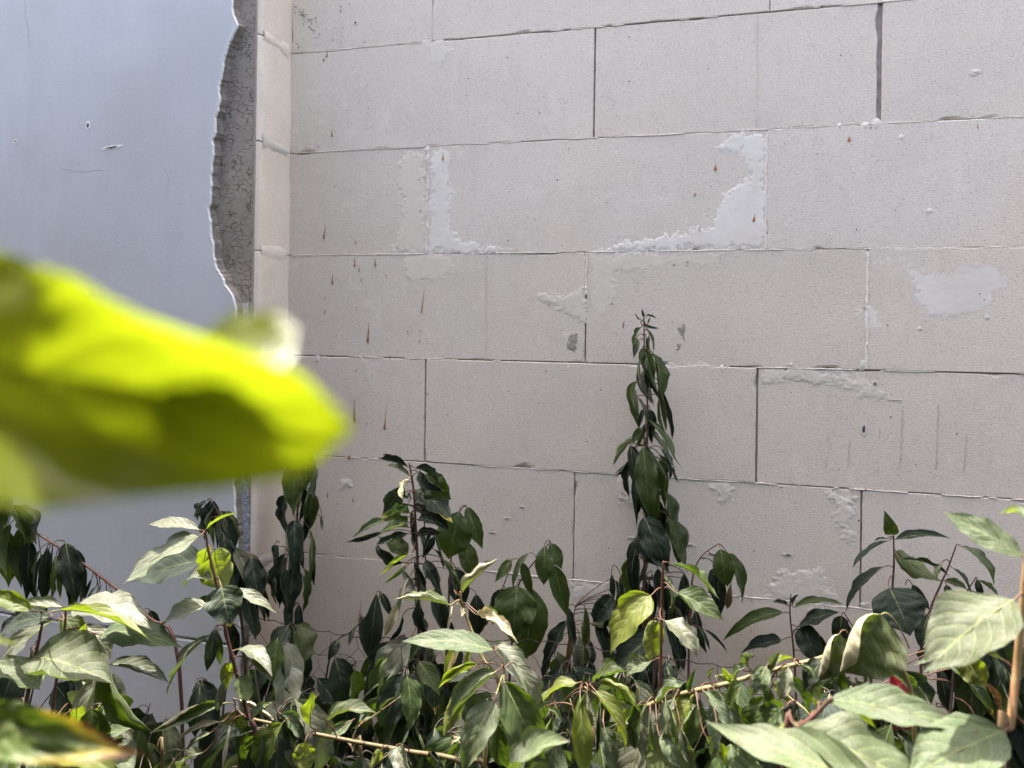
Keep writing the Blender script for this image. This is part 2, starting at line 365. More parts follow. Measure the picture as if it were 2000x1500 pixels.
for poly, mt in (
 ([(1494, 256), (1493, 483), (1170, 489), (1230, 472), (1330, 455), (1385, 440), (1405, 400), (1430, 372), (1462, 340), (1445, 300), (1405, 290), (1432, 262)], W_),
 ([(843, 297), (880, 294), (881, 440), (896, 478), (1000, 484), (1000, 491), (842, 492)], W_),
 ([(796, 501), (880, 500), (890, 520), (870, 545), (842, 552), (800, 540), (790, 520)], C_),
 ([(1050, 582), (1095, 577), (1141, 560), (1140, 632), (1100, 608)], C_),
 ([(1152, 498), (1420, 491), (1400, 518), (1300, 520), (1200, 535), (1205, 580), (1178, 620), (1152, 600)], C_),
 ([(1503, 262), (1560, 258), (1566, 440), (1530, 480), (1500, 483)], C_),
 ([(1704, 488), (2040, 480), (2040, 505), (1975, 520), (1960, 560), (1935, 600), (1870, 625), (1815, 615), (1790, 580), (1765, 524), (1706, 516)], W_),
 ([(1696, 590), (1724, 630), (1750, 660), (1742, 716), (1688, 718)], W_),
 ([(1688, 592), (1667, 602), (1652, 680), (1684, 714)], C_),
 ([(1484, 724), (1560, 720), (1690, 738), (1720, 770), (1680, 772), (1650, 748), (1560, 742), (1492, 738)], C_),
 ([(786, 304), (830, 302), (829, 490), (770, 491), (790, 430), (778, 360)], C_),
 ([(826, 86), (862, 80), (890, 95), (862, 124), (842, 131)], C_),
 ([(1290, 716), (1330, 712), (1420, 716), (1350, 732), (1300, 726)], C_),
 ([(1385, 948), (1425, 950), (1432, 972), (1408, 978)], W_), ([(1200, 930), (1236, 934), (1235, 985), (1205, 980)], W_),
 ([(1625, 968), (1668, 970), (1660, 1056), (1644, 1050)], W_), ([(1520, 1120), (1600, 1112), (1625, 1150), (1640, 1180), (1490, 1172)], W_),
 ([(1560, 1186), (1640, 1192), (1690, 1180), (1660, 1202), (1600, 1206)], W_),
 ([(1110, 1136), (1190, 1142), (1188, 1176), (1122, 1170)], W_),
 ([(700, 703), (742, 704), (735, 740), (722, 775), (712, 730)], C_)):
    smear(poly, MORTAR if (mt is W_ and poly[0][1] > 900) else mt, .0004 if mt is C_ else .0006, .011)
for poly in ([(1103, 680), (1114, 652), (1120, 655), (1129, 640), (1127, 660), (1124, 688), (1112, 684)], [(1323, 640), (1336, 632), (1340, 645), (1336, 668), (1330, 655)], [(1318, 672), (1332, 668), (1330, 685), (1320, 690)], [(1340, 508), (1347, 510), (1345, 524), (1340, 520)]):
    smear(poly, STAIN, .0009, .0035, 'mould_stain', None, 0., .0016)
smear([(662, 938), (684, 936), (690, 955), (676, 950), (664, 962)], C_, .0009, .003, 'mould_stain')
# scored lines in the block faces
for s, k in ((-.357, 1), (.426, 2), (-.05, 4), (-.40, 6)):
    seam(s, ZR[k + 1] + CZ + .004, s - .002, ZR[k] + CZ - .004, .0007, .0009, .9, s * 9, BLOCK, 'seam_line')
for x, y0, y1 in ((1719, 812, 925), (1763, 800, 918), (1833, 790, 915), (1888, 850, 920), (1660, 860, 912), (1617, 845, 915)):
    a_, b_ = sz(x, y0), sz(x - 5, y1); seam(b_[0], b_[1], a_[0], a_[1], .0007, .0007, .25, x * .1, SCR, 'scratch')
for x0, x1, y in ((1732, 1762, 780), (1560, 1720, 440), (1310, 1370, 752)):
    a_, b_ = sz(x0, y), sz(x1, y + 2); seam(a_[0], a_[1], b_[0], b_[1], .0007, .0007, .3, x0 * .1, SCR, 'scratch')
# brown drips
for x, y0, y1, wd in ((632,440,467,5),(649,537,556,5),(693,503,521,4),(733,507,519,6),(701,518,530,2),(706,542,551,3),(754,536,540,3),(635,577,584,3),(634,603,612,3),(696,598,602,3),(718,631,669,5),(823,562,612,2.4),(820,640,648,2),(819,663,668,4),(796,645,649,3),(762,692,702,2),(778,684,688,2),(695,720,726,3),(727,731,735,3),(692,780,825,4),(751,790,837,2.4),(751,827,838,6),(1066,720,727,4),(1217,625,640,3),(1072,589,597,3),(1366,437,452,3),(1472,416,433,6),(1397,320,333,6),(1658,267,276,8),(1910,242,250,5),(648,252,267,4),(754,251,256,3),(622,282,288,3),(865,298,314,4),(638,99,112,5),(632,113,120,5),(713,79,84,3),(718,402,406,3),(656,409,413,2),(694,467,475,3),(750,882,890,5),(640,960,970,4),(689,970,980,3),(700,1170,1215,3),(682,888,896,8),(911,185,188,3),(1062,186,190,3),(1357,376,383,4)):
    V, Fc = [], []; lean = random.uniform(-.05, .16) * (y1 - y0); bul = random.uniform(1., 2.2); wd *= random.uniform(.75, 1.25)
    for i in range(9):
        f = i / 8; ww = wd * .5 * (.16 + .84 * f ** bul) * (1 + .5 * n3(f * 6, x * .37, 0)) * (1 if f < .93 else .45); y = y0 + (y1 - y0) * f; xx = x + lean * (1 - f)
        for q, h in ((-1, 0), (-.5, .7), (.5, .7), (1, 0)):
            s, z = sz(xx + q * ww * random.uniform(.8, 1.1), y); V.append(wp(s, z, .0006 + .0012 * h * f))
    Fc = [(i * 4 + j, i * 4 + j + 1, i * 4 + j + 5, i * 4 + j + 4) for i in range(8) for j in range(3)]
    link('brown_drip', V, Fc, RUST, wall, smooth=True)
# small chips, and holes drawn as dark patches for their inner shade
def gouge(px_, py_, rx, ry, parent, d, mat, lip, ang=0, name='gouge'):
    s, z = sz(px_, py_, d); ca, sa = math.cos(ang), math.sin(ang)
    for nm, mt, k, h in (('lip', lip, 1.5, .0009), (name, mat, 1., .0016)):
        V = [wp(s, z, d + h)]; n = 12
        for j in range(n):
            an = j / n * 6.283; q = 1 + .35 * n3(math.cos(an) * 2 + px_, math.sin(an) * 2, k); a, b = rx * k * q * math.cos(an), ry * k * q * math.sin(an)
            V.append(wp(s + a * ca - b * sa, z + a * sa + b * ca, d + .0004))
        o = link(nm, V, [(0, j + 1, (j + 1) % n + 1) for j in range(n)], mt, parent)
for x, y, rx, ry, mt in ((1687, 838, .003, .008, HOLE), (1760, 268, .005, .006, MORTAR), (1815, 412, .007, .006, MORTAR), (1905, 140, .006, .004, MORTAR), (1928, 620, .006, .006, MORTAR), (1796, 642, .004, .003, MORTAR), (694, 44, .003, .003, HOLE),
        (1539, 1083, .006, .002, HOLE), (1709, 749, .003, .003, HOLE), (1545, 712, .004, .005, MORTAR), (1020, 990, .005, .002, STAIN), (990, 1012, .005, .002, STAIN), (962, 1040, .006, .0015, STAIN), (1390, 1082, .007, .0018, HOLE), (1348, 1064, .006, .0025, STAIN), (1235, 1051, .008, .002, STAIN)):
    gouge(x, y, rx, ry, wall, 0, mt, MORTAR if mt is HOLE else BLOCK, 0, 'chip')
sp_v, sp_f = [], []
for i in range(150):
    x, y = (random.uniform(565, 700), random.uniform(8, 95)) if i < 55 else (random.uniform(600, 1990), random.uniform(10, 1150))
    if i < 55 and random.random() < .6: f = random.random(); x, y = 570 + 52 * f + random.gauss(0, 4), 18 + 62 * f * f + random.gauss(0, 5)
    s, z = sz(x, y); r = random.uniform(.0008, .0017); b = len(sp_v)
    for j in range(5): sp_v.append(wp(s + r * math.cos(j * 1.257 + i), z + r * math.sin(j * 1.257 + i), .0013))
    sp_f.append(tuple(range(b, b + 5)))
o = link('speckles', sp_v, sp_f, HOLE, wall); o['kind'] = 'stuff'

# ------------------------------------------------------------------ the projecting rendered wall on the left
DB, DA, DP = .105, .108, .124                  # bare masonry, adhesive coat, plaster face
lw = thing('rendered_wall', 'smooth blue-white rendered wall on the left with a torn plaster edge', 'wall', wp(SC - .3, 0, DB))
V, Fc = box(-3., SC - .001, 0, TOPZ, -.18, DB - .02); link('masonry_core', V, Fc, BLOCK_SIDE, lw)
for k in range(0, len(ZR) - 1):                # the block ends seen on the return, one per course
    z0, z1 = ZR[k + 1] + CZ + .001, ZR[k] + CZ - .001; nz = 16; nd = 9; V, Fc = [], []
    for j in range(nz + 1):
        z = z0 + (z1 - z0) * j / nz
        for i in range(nd + 1):
            d = -.004 + (DB + .004) * i / nd; bul = .0022 * n3(d * 30, z * 14, 4.4) + .001 * n3(d * 120, z * 90, 1.)
            edge = .004 * max(0, (i - nd + 1)) * (.5 + abs(n3(z * 35, 3, 1)) * 1.6) + (.0025 * abs(n3(d * 60, k, 2.)) if j in (0, nz) else 0)
            V.append(wp(SC + .0015 + bul - edge, z, d))
    V += [wp(SC - .10, z0 + (z1 - z0) * j / nz, DB + .0004 * n3(j, k, 2)) for j in range(nz + 1)]; q = (nz + 1) * (nd + 1)
    for j in range(nz):
        Fc += [(j * (nd + 1) + i, (j + 1) * (nd + 1) + i, (j + 1) * (nd + 1) + i + 1, j * (nd + 1) + i + 1) for i in range(nd)]
        Fc.append((j * (nd + 1) + nd, (j + 1) * (nd + 1) + nd, q + j + 1, q + j))
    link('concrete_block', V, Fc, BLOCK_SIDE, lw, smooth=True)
    # mortar pad squeezed over each bed joint of the return
    V, Fc = [], []
    if 1 <= k <= 8:
        n = 10; zc = z1 + .001
        for i in range(n + 1):
            d = .012 + (DB - .02) * i / n; hh = .008 + .016 * abs(n3(d * 40, k * 3.1, 0)) + .004 * abs(n3(d * 150, k, 5))
            V += [wp(SC + .0005, zc - hh * .9, d), wp(SC + .003, zc - hh * .5, d), wp(SC + .003, zc + hh * .6, d), wp(SC + .0005, zc + hh, d)]
        Fc = [(i * 4 + j, i * 4 + j + 1, i * 4 + j + 5, i * 4 + j + 4) for i in range(n) for j in range(3)]
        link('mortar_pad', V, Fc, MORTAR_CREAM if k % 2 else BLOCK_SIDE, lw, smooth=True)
# torn plaster edge, traced down the wall
TE = [(456, -60), (455, 0), (457, 30), (466, 48), (459, 62), (448, 82), (440, 110), (432, 150), (428, 200), (420, 250), (416, 288), (417, 302), (414, 350), (411, 400), (410, 422), (414, 450), (420, 500), (421, 516), (434, 538), (441, 556), (455, 577), (462, 605), (461, 650), (460, 700), (458, 780), (456, 860), (455, 915), (458, 950), (461, 1000), (464, 1060), (468, 1110), (470, 1170), (470, 1230)]
edge = []
for a, b in zip(TE, TE[1:]):
    n = max(2, int((b[1] - a[1]) / 4))
    for i in range(n):
        f = i / n; s, z = sz(a[0] + (b[0] - a[0]) * f, a[1] + (b[1] - a[1]) * f, DP); edge.append((s + .0034 * n3(z * 70, 1.3, 0) + .0013 * n3(z * 240, 4, 0) + .0014 * round(2.2 * n3(z * 40, 9, 2)), z))
s_l, z_l = sz(470, 1250, DP); zz = z_l
while zz > 0: edge.append((s_l + .003 * n3(zz * 40, 2, 0), zz)); zz -= .01
edge.append((s_l, 0.)); edge.insert(0, (edge[0][0], TOPZ)); edge.sort(key=lambda e: -e[1])
def split_z(s): return sz(180, 1222, DP)[1] + .002 * n3(s * 30, 7, 0) + .0015 * n3(s * 110, 2, 3)   # the ragged horizontal break low on the render
zb = split_z(0)
def coat(name, pts, seed):
    V, Fc, SL = [], [], []
    for s, z in pts:
        lip = .0026 + .0016 * abs(n3(z * 120, seed, 0)); bev = .004 + .006 * abs(n3(z * 14, seed, 1)) + .002 * max(0, n3(z * 60, 3, seed))
        V += [wp(-3., z, DP), wp(s - lip - .004, z, DP), wp(s - lip, z, DP + .0006), wp(s, z, DP - .0022), wp(s + bev * .35, z, DA + .006), wp(s + bev, z, DA - .001)]
    for i in range(len(pts) - 1):
        for j in range(5):
            Fc.append((i * 6 + j, (i + 1) * 6 + j, (i + 1) * 6 + j + 1, i * 6 + j + 1)); SL.append((0, 0, 1, 2, 2)[j])
    return link(name, V, Fc, [PAINT, SKIN, EDGE], lw, smooth=False, slots=SL)
coat('plaster_coat', [e for e in edge if e[1] > zb + .004] + [(s_l, zb + .004)], 1)
coat('plaster_coat', [(s_l, zb - .0045)] + [e for e in edge if e[1] < zb - .0045], 2)
# broken rims of the horizontal split
for sg, nm in ((1, 'torn_rim'), (-1, 'torn_rim')):
    V, Fc = [], []; n = 260
    for i in range(n + 1):
        s = -1.6 + (s_l + 1.6) * i / n; z = zb + sg * (.0005 + .003 * abs(n3(s * 50, sg, 0)) + .002 * abs(n3(s * 190, sg, 3)))
        V += [wp(s, zb + sg * .0052, DP + .0004), wp(s, z, DP - .0008), wp(s, z - sg * .001, DA)]
    Fc = [(i * 3 + j, i * 3 + j + 1, i * 3 + j + 4, i * 3 + j + 3) for i in range(n) for j in range(2)]
    link(nm, V, Fc, [PAINT, EDGE], lw, slots=[0, 1] * n)
# grey crackled adhesive coat, straight right edge
s_a = sz(494, 300, DA)[0]; V, Fc = [], []; n = 220
for i in range(n + 1):
    z = .0 + (TOPZ) * i / n; e = s_a + .0012 * n3(z * 20, 4, 0) + .0006 * n3(z * 120, 4, 0)
    V += [wp(-.9, z, DA), wp(e - .001, z, DA + .0006 * n3(z * 30, 1, 1)), wp(e, z, DA - .001), wp(e, z, DB - .004)]
Fc = [(i * 4 + j, i * 4 + j + 1, (i + 1) * 4 + j + 1, (i + 1) * 4 + j) for i in range(n) for j in range(3)]
link('adhesive_coat', V, Fc, ADHESIVE, lw)
smear([(462, 590), (488, 590), (489, 700), (486, 800), (480, 900), (484, 1000), (483, 1110), (484, 1240), (462, 1240), (462, 1000), (458, 900), (462, 700)], SPECK, .0012, .005, 'base_coat', lw, DA)
V, Fc = [], []                                  # glass-fibre mesh laid bare
for i in range(7):
    s = sz(464, 600, DA)[0] + i * .0035; z0, z1 = sz(470, 700, DA)[1], sz(470, 590, DA)[1]
    b = len(V); V += [wp(s - .0005, z0 + .01 * random.random(), DA + .0016), wp(s + .0005, z0, DA + .0016), wp(s + .0005, z1 - .02 * random.random(), DA + .0016), wp(s - .0005, z1, DA + .0016)]; Fc.append((b, b + 1, b + 2, b + 3))
for i in range(26):
    z = z0 + (z1 - z0) * i / 26; a = sz(463, 600, DA)[0]; b = len(V)
    V += [wp(a, z, DA + .0018), wp(a + random.uniform(.012, .024), z, DA + .0018), wp(a + .02, z + .001, DA + .0018), wp(a, z + .001, DA + .0018)]; Fc.append((b, b + 1, b + 2, b + 3))
o = link('fibre_mesh', V, Fc, SKIN, lw); o['kind'] = 'stuff'
a0 = sz(495.5, 300, DB)[0]
V, Fc = box(a0, a0 + .0045, 0, TOPZ, DB - .01, DB + .0016); link('corner_profile', V, Fc, METAL, lw)
for x, y, rx, ry, an in ((172, 245, .004, .006, 0), (218, 288, .018, .0024, .1), (30, 276, .0025, .003, 0), (75, 308, .001, .001, 0), (360, 510, .0012, .0012, 0), (195, 52, .001, .001, 0), (361, 954, .001, .004, 0), (385, 133, .001, .001, 0)):
    gouge(x, y, rx, ry, lw, DP, HOLE, SKIN, an)
for pl in ([(47, -20), (50, 30), (55, 62), (60, 105)], [(322, 330), (330, 352), (326, 392)], [(120, 330), (160, 336), (205, 331)]):   # hairline cracks
    V, Fc = [], []; pts = []
    for (xa, ya), (xb, yb) in zip(pl, pl[1:]):
        for k in range(12): pts.append(sz(xa + (xb - xa) * k / 12 + random.uniform(-1.2, 1.2), ya + (yb - ya) * k / 12 + random.uniform(-1.2, 1.2), DP))
    for s_, z_ in pts:
        h_ = random.uniform(.0002, .0006); V += [wp(s_ - h_, z_ - h_, DP + .0004), wp(s_ + h_, z_ + h_, DP + .0004)]
    Fc = [(2 * k, 2 * k + 1, 2 * k + 3, 2 * k + 2) for k in range(len(pts) - 1)]
    link('hairline_crack', V, Fc, SCR, lw)
for s0_, zt in ((SC + .006, sz(541, 925)[1]),):  # torn hole low beside the return, its shade painted as a dark patch
    smear([(540, 905), (548, 915), (546, 965), (542, 985), (538, 955)], HOLE, .0012, .002, 'hole', None, 0., .0015)

# ------------------------------------------------------------------ plants
PROF = [(0, .0), (.04, .30), (.12, .66), (.22, .90), (.34, 1.), (.46, .98), (.58, .87), (.7, .66), (.8, .42), (.88, .22), (.94, .10), (1, .0)]
def prof(t, blunt=0):
    if blunt: return min(1, (t / .12) ** .6) * max(0, 1 - t ** 9) ** .6 * (1.12 - .42 * t)
    for (a, u), (b, v) in zip(PROF, PROF[1:]):
        if t <= b: f = (t - a) / (b - a); f = f * f * (3 - 2 * f) if False else f; return u + (v - u) * f
    return 0
def tube(pts, radii, seg=6):
    V, Fc = [], []; n = len(pts)
    ref = Vector((.3, .9, .2))
    for i, p in enumerate(pts):
        T = (pts[min(i + 1, n - 1)] - pts[max(i - 1, 0)]).normalized(); A = T.cross(ref)
        if A.length < .05: A = T.cross(Vector((1, 0, 0)))
        A.normalize(); B = T.cross(A)
        for j in range(seg):
            an = j / seg * 6.2832; V.append(p + (A * math.cos(an) + B * math.sin(an)) * radii[i])
    for i in range(n - 1):
        for j in range(seg): Fc.append((i * seg + j, i * seg + (j + 1) % seg, (i + 1) * seg + (j + 1) % seg, (i + 1) * seg + j))
    Fc += [tuple(range(seg - 1, -1, -1)), tuple((n - 1) * seg + j for j in range(seg))]
    return V, Fc
def spline(P, k=5):
    """Catmull-Rom through (Vector, radius) pairs"""
    out = []
    for i in range(len(P) - 1):
        p0, p1, p2, p3 = P[max(i - 1, 0)], P[i], P[i + 1], P[min(i + 2, len(P) - 1)]
        for q in range(k):
            t = q / k; a, b, c, d = p0[0], p1[0], p2[0], p3[0]
            out.append((.5 * ((2 * b) + (c - a) * t + (2 * a - 5 * b + 4 * c - d) * t * t + (3 * b - a - 3 * c + d) * t ** 3), p1[1] + (p2[1] - p1[1]) * t))
    out.append(P[-1]); return out
def hintvec(h, p):
    tc = (CAM - p); tc.z *= .6; tc.normalize(); rt = Vector((1, 0, 0)); v = Vector((0, 0, 0))
    for ch in h: v += {'c': tc, 'b': -tc, 'u': Vector((0, 0, 1)), 'd': Vector((0, 0, -1)), 'l': -rt, 'r': rt}[ch]
    return v
def leaf(parent, stems, b, t, w=.5, hint='cu', mat='g', arch=None, curl=None, fold=None, twist=None, wave=.14, cl=None, cr=None, crumple=.09, tipc=0., att=None, pet='r', pr=.00075, blunt=0, NT=18, NV=12):
    """one blade with its stalk; b, t world points of blade base and tip; curl = how far the margins roll (rad)"""
    curl = random.uniform(.25, 1.05) if curl is None else curl; fold = random.uniform(.08, .5) if fold is None else fold
    arch = random.uniform(.1, .22) if arch is None else arch; twist = random.uniform(-.45, .45) if twist is None else twist
    sd = random.uniform(0, 100); ax = t - b; L = ax.length; X = ax.normalized()
    N = hintvec(hint, b); N = N - X * N.dot(X)
    if N.length < .1: N = Vector((0, 0, 1)) - X * X.z
    N.normalize(); W = w * L * .5
    c1 = b + ax * .33 + N * arch * L * 1.1; c2 = b + ax * .72 + N * arch * L * .8
    cl = curl * random.uniform(.7, 1.3) if cl is None else cl; cr = curl * random.uniform(.7, 1.3) if cr is None else cr
    V, UVs = [], []; pk = random.uniform(.82, 1.22); ph = random.uniform(0, 6.28); wf = random.uniform(1.6, 3.2)
    cen = []
    for i in range(NT + 1):
        tt = i / NT; u = 1 - tt
        p = b * u ** 3 + c1 * 3 * u * u * tt + c2 * 3 * u * tt * tt + t * tt ** 3
        T = ((c1 - b) * 3 * u * u + (c2 - c1) * 6 * u * tt + (t - c2) * 3 * tt * tt).normalized()
        n_ = N - T * N.dot(T); n_.normalize(); B = T.cross(n_)
        if tipc: p = p + n_ * (tipc * L * max(0, tt - .72) ** 2 * 3.5)
        an = twist * (tt - .3); ca, sa = math.cos(an), math.sin(an); B2 = B * ca + n_ * sa; N2 = n_ * ca - B * sa
        hw = W * max(prof(tt ** pk, blunt), .012 if 0 < i < NT else .006) * (1 + .10 * n3(tt * 7, sd, 0) + .05 * n3(tt * 22, sd, 3))
        for j in range(NV + 1):
            v = j / NV * 2 - 1; a = abs(v); side = -1 if v < 0 else 1; c = cl if v < 0 else cr
            f0 = fold; y = z = 0.; st = 4
            for q in range(st):                      # walk out from the midrib along a curling arc
                aa = a * (q + .5) / st; phi = f0 + c * aa * aa * 1.6 * (.75 + .5 * math.sin(tt * 3 + sd)) if abs(c) < 2 else f0 + c * aa * (.55 + .6 * min(1, tt * 1.5))
                y += math.cos(phi) * a / st; z += math.sin(phi) * a / st
            wv = wave * (a * a) * math.sin(wf * 6.28 * tt + ph + side * .9) + .045 * a * a * math.sin(wf * 15 * tt + ph * 2 + side * 1.7) + .05 * n3(tt * 5 + sd, v * 2, 1)
            cr_ = crumple * (n3(tt * 6 + sd, v * 3, 2) + .5 * n3(tt * 14, v * 7 + sd, 3))
            V.append(p + B2 * (-side * -1 * y * hw if False else side * y * hw) + N2 * (z * hw + (wv + cr_) * W * (prof(tt) + .1)))
            UVs.append((tt, (v + 1) / 2))
        cen.append(p)
    nv = NV + 1
    Fc = [(i * nv + j, i * nv + j + 1, (i + 1) * nv + j + 1, (i + 1) * nv + j) for i in range(NT) for j in range(NV)]
    # make the upper side the front side
    e1 = V[(NT // 2) * nv + NV // 2 + 1] - V[(NT // 2) * nv + NV // 2]; e2 = V[(NT // 2 + 1) * nv + NV // 2] - V[(NT // 2) * nv + NV // 2]
    if e1.cross(e2).dot(N) < 0: Fc = [f[::-1] for f in Fc]
    SL = [0] * len(Fc)
    # stalk and the raised midrib beneath
    q = att
    if q is None and stems:
        best = 1e9
        for st_ in stems:
            for p_, r_ in st_:
                dd = (p_ - b).length + max(0, b.z - p_.z) * .25
                if dd < best: best, q = dd, p_
    if q is not None:
        T0 = (c1 - b).normalized(); D_ = (b - q).length
        m1 = q + (b - q) * .25 + Vector((0, 0, 1)) * min(D_, .03) * .35; m2 = b - T0 * min(D_, .03) * .35
        pts = []
        for i in range(9):
            tt = i / 8; u = 1 - tt; pts.append(q * u ** 3 + m1 * 3 * u * u * tt + m2 * 3 * u * tt * tt + b * tt ** 3)
    else: pts = [b - (c1 - b).normalized() * .012, b]
    k0 = len(pts); pts = pts + [cen[i] - N * .0003 for i in range(1, NT - 1, 2)]
    rad = [pr * (1.15 - .2 * i / k0) for i in range(k0)] + [pr * .75 * (1 - i / max(1, len(pts) - k0)) + .00012 for i in range(len(pts) - k0)]
    v2, f2 = tube(pts, rad, 5); o_ = len(V); V += v2; Fc += [tuple(i + o_ for i in f) for f in f2]; SL += [1 if i < (k0 - 1) * 5 else 2 for i in range(len(f2))]; UVs += [(.5, .5)] * len(v2)
    return link('leaf', V, Fc, [LEAF[mat], PET[pet], MIDRIB], parent, UVs, True, SL)
def plant(name, label, spec, D=.3, cat='shrub', stem='r', group=None, ground=True, mats='g', pet='r', jit=.012, limp=0, extra=0):
    """spec lines: 'S x,y,d,r_mm ...' a stem from the top down; 'bx by tx ty w hint key=val ...' one leaf"""
    lines = [l.strip() for l in spec.strip().splitlines() if l.strip()]
    SS = []
    for l in lines:
        if l[0] == 'S':
            P = []
            for tok in l[1:].split():
                f = [float(x) for x in tok.split(',')]; P.append((at(f[0], f[1], f[2]), f[3] * .001))
            SS.append(P)
    if ground and SS:
        p, r = SS[0][-1]
        k = Vector((random.uniform(-.03, .03), random.uniform(-.02, .02), 0))
        SS[0] = SS[0] + [(Vector((p.x, p.y, p.z * .55)) + k, r * 1.15), (Vector((p.x, p.y, .0)) + k * 1.6, r * 1.4)]
    base = SS[0][-1][0].copy() if SS else at(*[float(x) for x in lines[0].split()[:2]], D)
    root = thing(name, label, cat, Vector((base.x, base.y, max(0, base.z) if not ground else 0)), group)
    sts = [spline(P) for P in SS]
    for i, s in enumerate(sts):
        V, Fc = tube([p for p, r in s], [r * (1 + .12 * n3(k * .9, i, 1)) for k, (p, r) in enumerate(s)], 8)
        link('stem' if i == 0 else 'twig', V, Fc, STEM[stem], root, smooth=True)
    todo = [(l, 0) for l in lines if l[0] != 'S'] + [(l, k + 1) for k in range(extra) for l in lines if l[0] != 'S']
    for l, k_ in todo:
        f = l.split(); bx, by, tx, ty, w = [float(x) for x in f[:5]]; kw = {'hint': f[5], 'mat': random.choice(mats), 'pet': pet}; d0, d1 = D + random.uniform(-jit, jit), None; att = None
        for tok in f[6:]:
            k, v = tok.split('=')
            if k == 'm': kw['mat'] = v
            elif k == 'D': vv = [float(x) for x in v.split(',')]; d0 = vv[0]; d1 = vv[-1]
            elif k == 'a': vv = [float(x) for x in v.split(',')]; kw['att'] = at(*vv)
            elif k == 'pet': kw['pet'] = v
            else: kw[k] = float(v)
        if d1 is None: d1 = d0 + random.uniform(-.01, .025)
        if limp and 'cl=' not in l and 'cr=' not in l:
            if 'fold=' not in l: kw['fold'] = random.uniform(.25, .9)
            if 'twist=' not in l: kw['twist'] = random.uniform(-1.2, 1.2)
            if 'curl=' not in l: kw['curl'] = random.uniform(.4, 1.3)
            kw.setdefault('wave', .2); kw.setdefault('crumple', .15); kw.setdefault('tipc', random.choice([0, .3, -.3, .5]))
        if k_:
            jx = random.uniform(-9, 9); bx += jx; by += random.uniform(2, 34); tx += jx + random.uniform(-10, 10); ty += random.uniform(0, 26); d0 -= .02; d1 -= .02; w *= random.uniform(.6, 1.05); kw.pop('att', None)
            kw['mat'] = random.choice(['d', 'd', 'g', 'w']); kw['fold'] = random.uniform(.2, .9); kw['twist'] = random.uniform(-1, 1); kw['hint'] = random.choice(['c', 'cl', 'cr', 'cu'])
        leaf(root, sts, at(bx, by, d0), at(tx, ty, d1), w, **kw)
    return root
def bush(name, label, x0, x1, ytop, D, n, mats='ddg', stem='k', size=.09, cat='shrub', ybot=1500):
    """a low shaded shoot: stem and drooping leaves filling the depth between the named shoots"""
    xm = (x0 + x1) / 2
    SS = [[(at(xm + random.uniform(-20, 20), ytop + 10, D), .0014), (at(xm, (ytop + ybot) / 2, D + .01), .002), (at(xm + random.uniform(-20, 20), ybot + 60, D + .02), .0026)]]
    p = SS[0][-1][0]; SS[0].append((Vector((p.x, p.y, 0)), .0032))
    for q in range(max(4, n // 5)):
        yy = random.uniform(ytop + 40, ybot + 30); dq = D + random.uniform(-.06, .06); xe = random.uniform(x0, x1)
        SS.append([(at(xe, yy - random.uniform(20, 110), dq), .0007), (at((xe + xm) / 2, yy - random.uniform(0, 30), (dq + D) / 2), .001), (at(xm, yy + 50, D + .01), .0013)])
    root = thing(name, label, cat, Vector((p.x, p.y, 0)), 'shaded shoots low against the walls')
    sts = [spline(s) for s in SS]
    for i, s in enumerate(sts):
        V, Fc = tube([a for a, r in s], [r for a, r in s], 7); link('stem' if i == 0 else 'twig', V, Fc, STEM[stem], root, smooth=True)
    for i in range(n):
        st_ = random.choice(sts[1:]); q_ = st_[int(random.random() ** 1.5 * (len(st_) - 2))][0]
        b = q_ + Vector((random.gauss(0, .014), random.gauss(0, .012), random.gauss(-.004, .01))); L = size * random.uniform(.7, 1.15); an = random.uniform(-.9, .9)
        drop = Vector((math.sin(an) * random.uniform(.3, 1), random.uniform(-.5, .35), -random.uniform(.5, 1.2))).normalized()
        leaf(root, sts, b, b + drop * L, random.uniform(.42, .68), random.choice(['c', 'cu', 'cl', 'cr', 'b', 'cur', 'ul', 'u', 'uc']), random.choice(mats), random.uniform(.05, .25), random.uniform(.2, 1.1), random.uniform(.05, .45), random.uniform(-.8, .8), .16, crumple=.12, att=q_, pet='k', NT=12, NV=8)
    return root

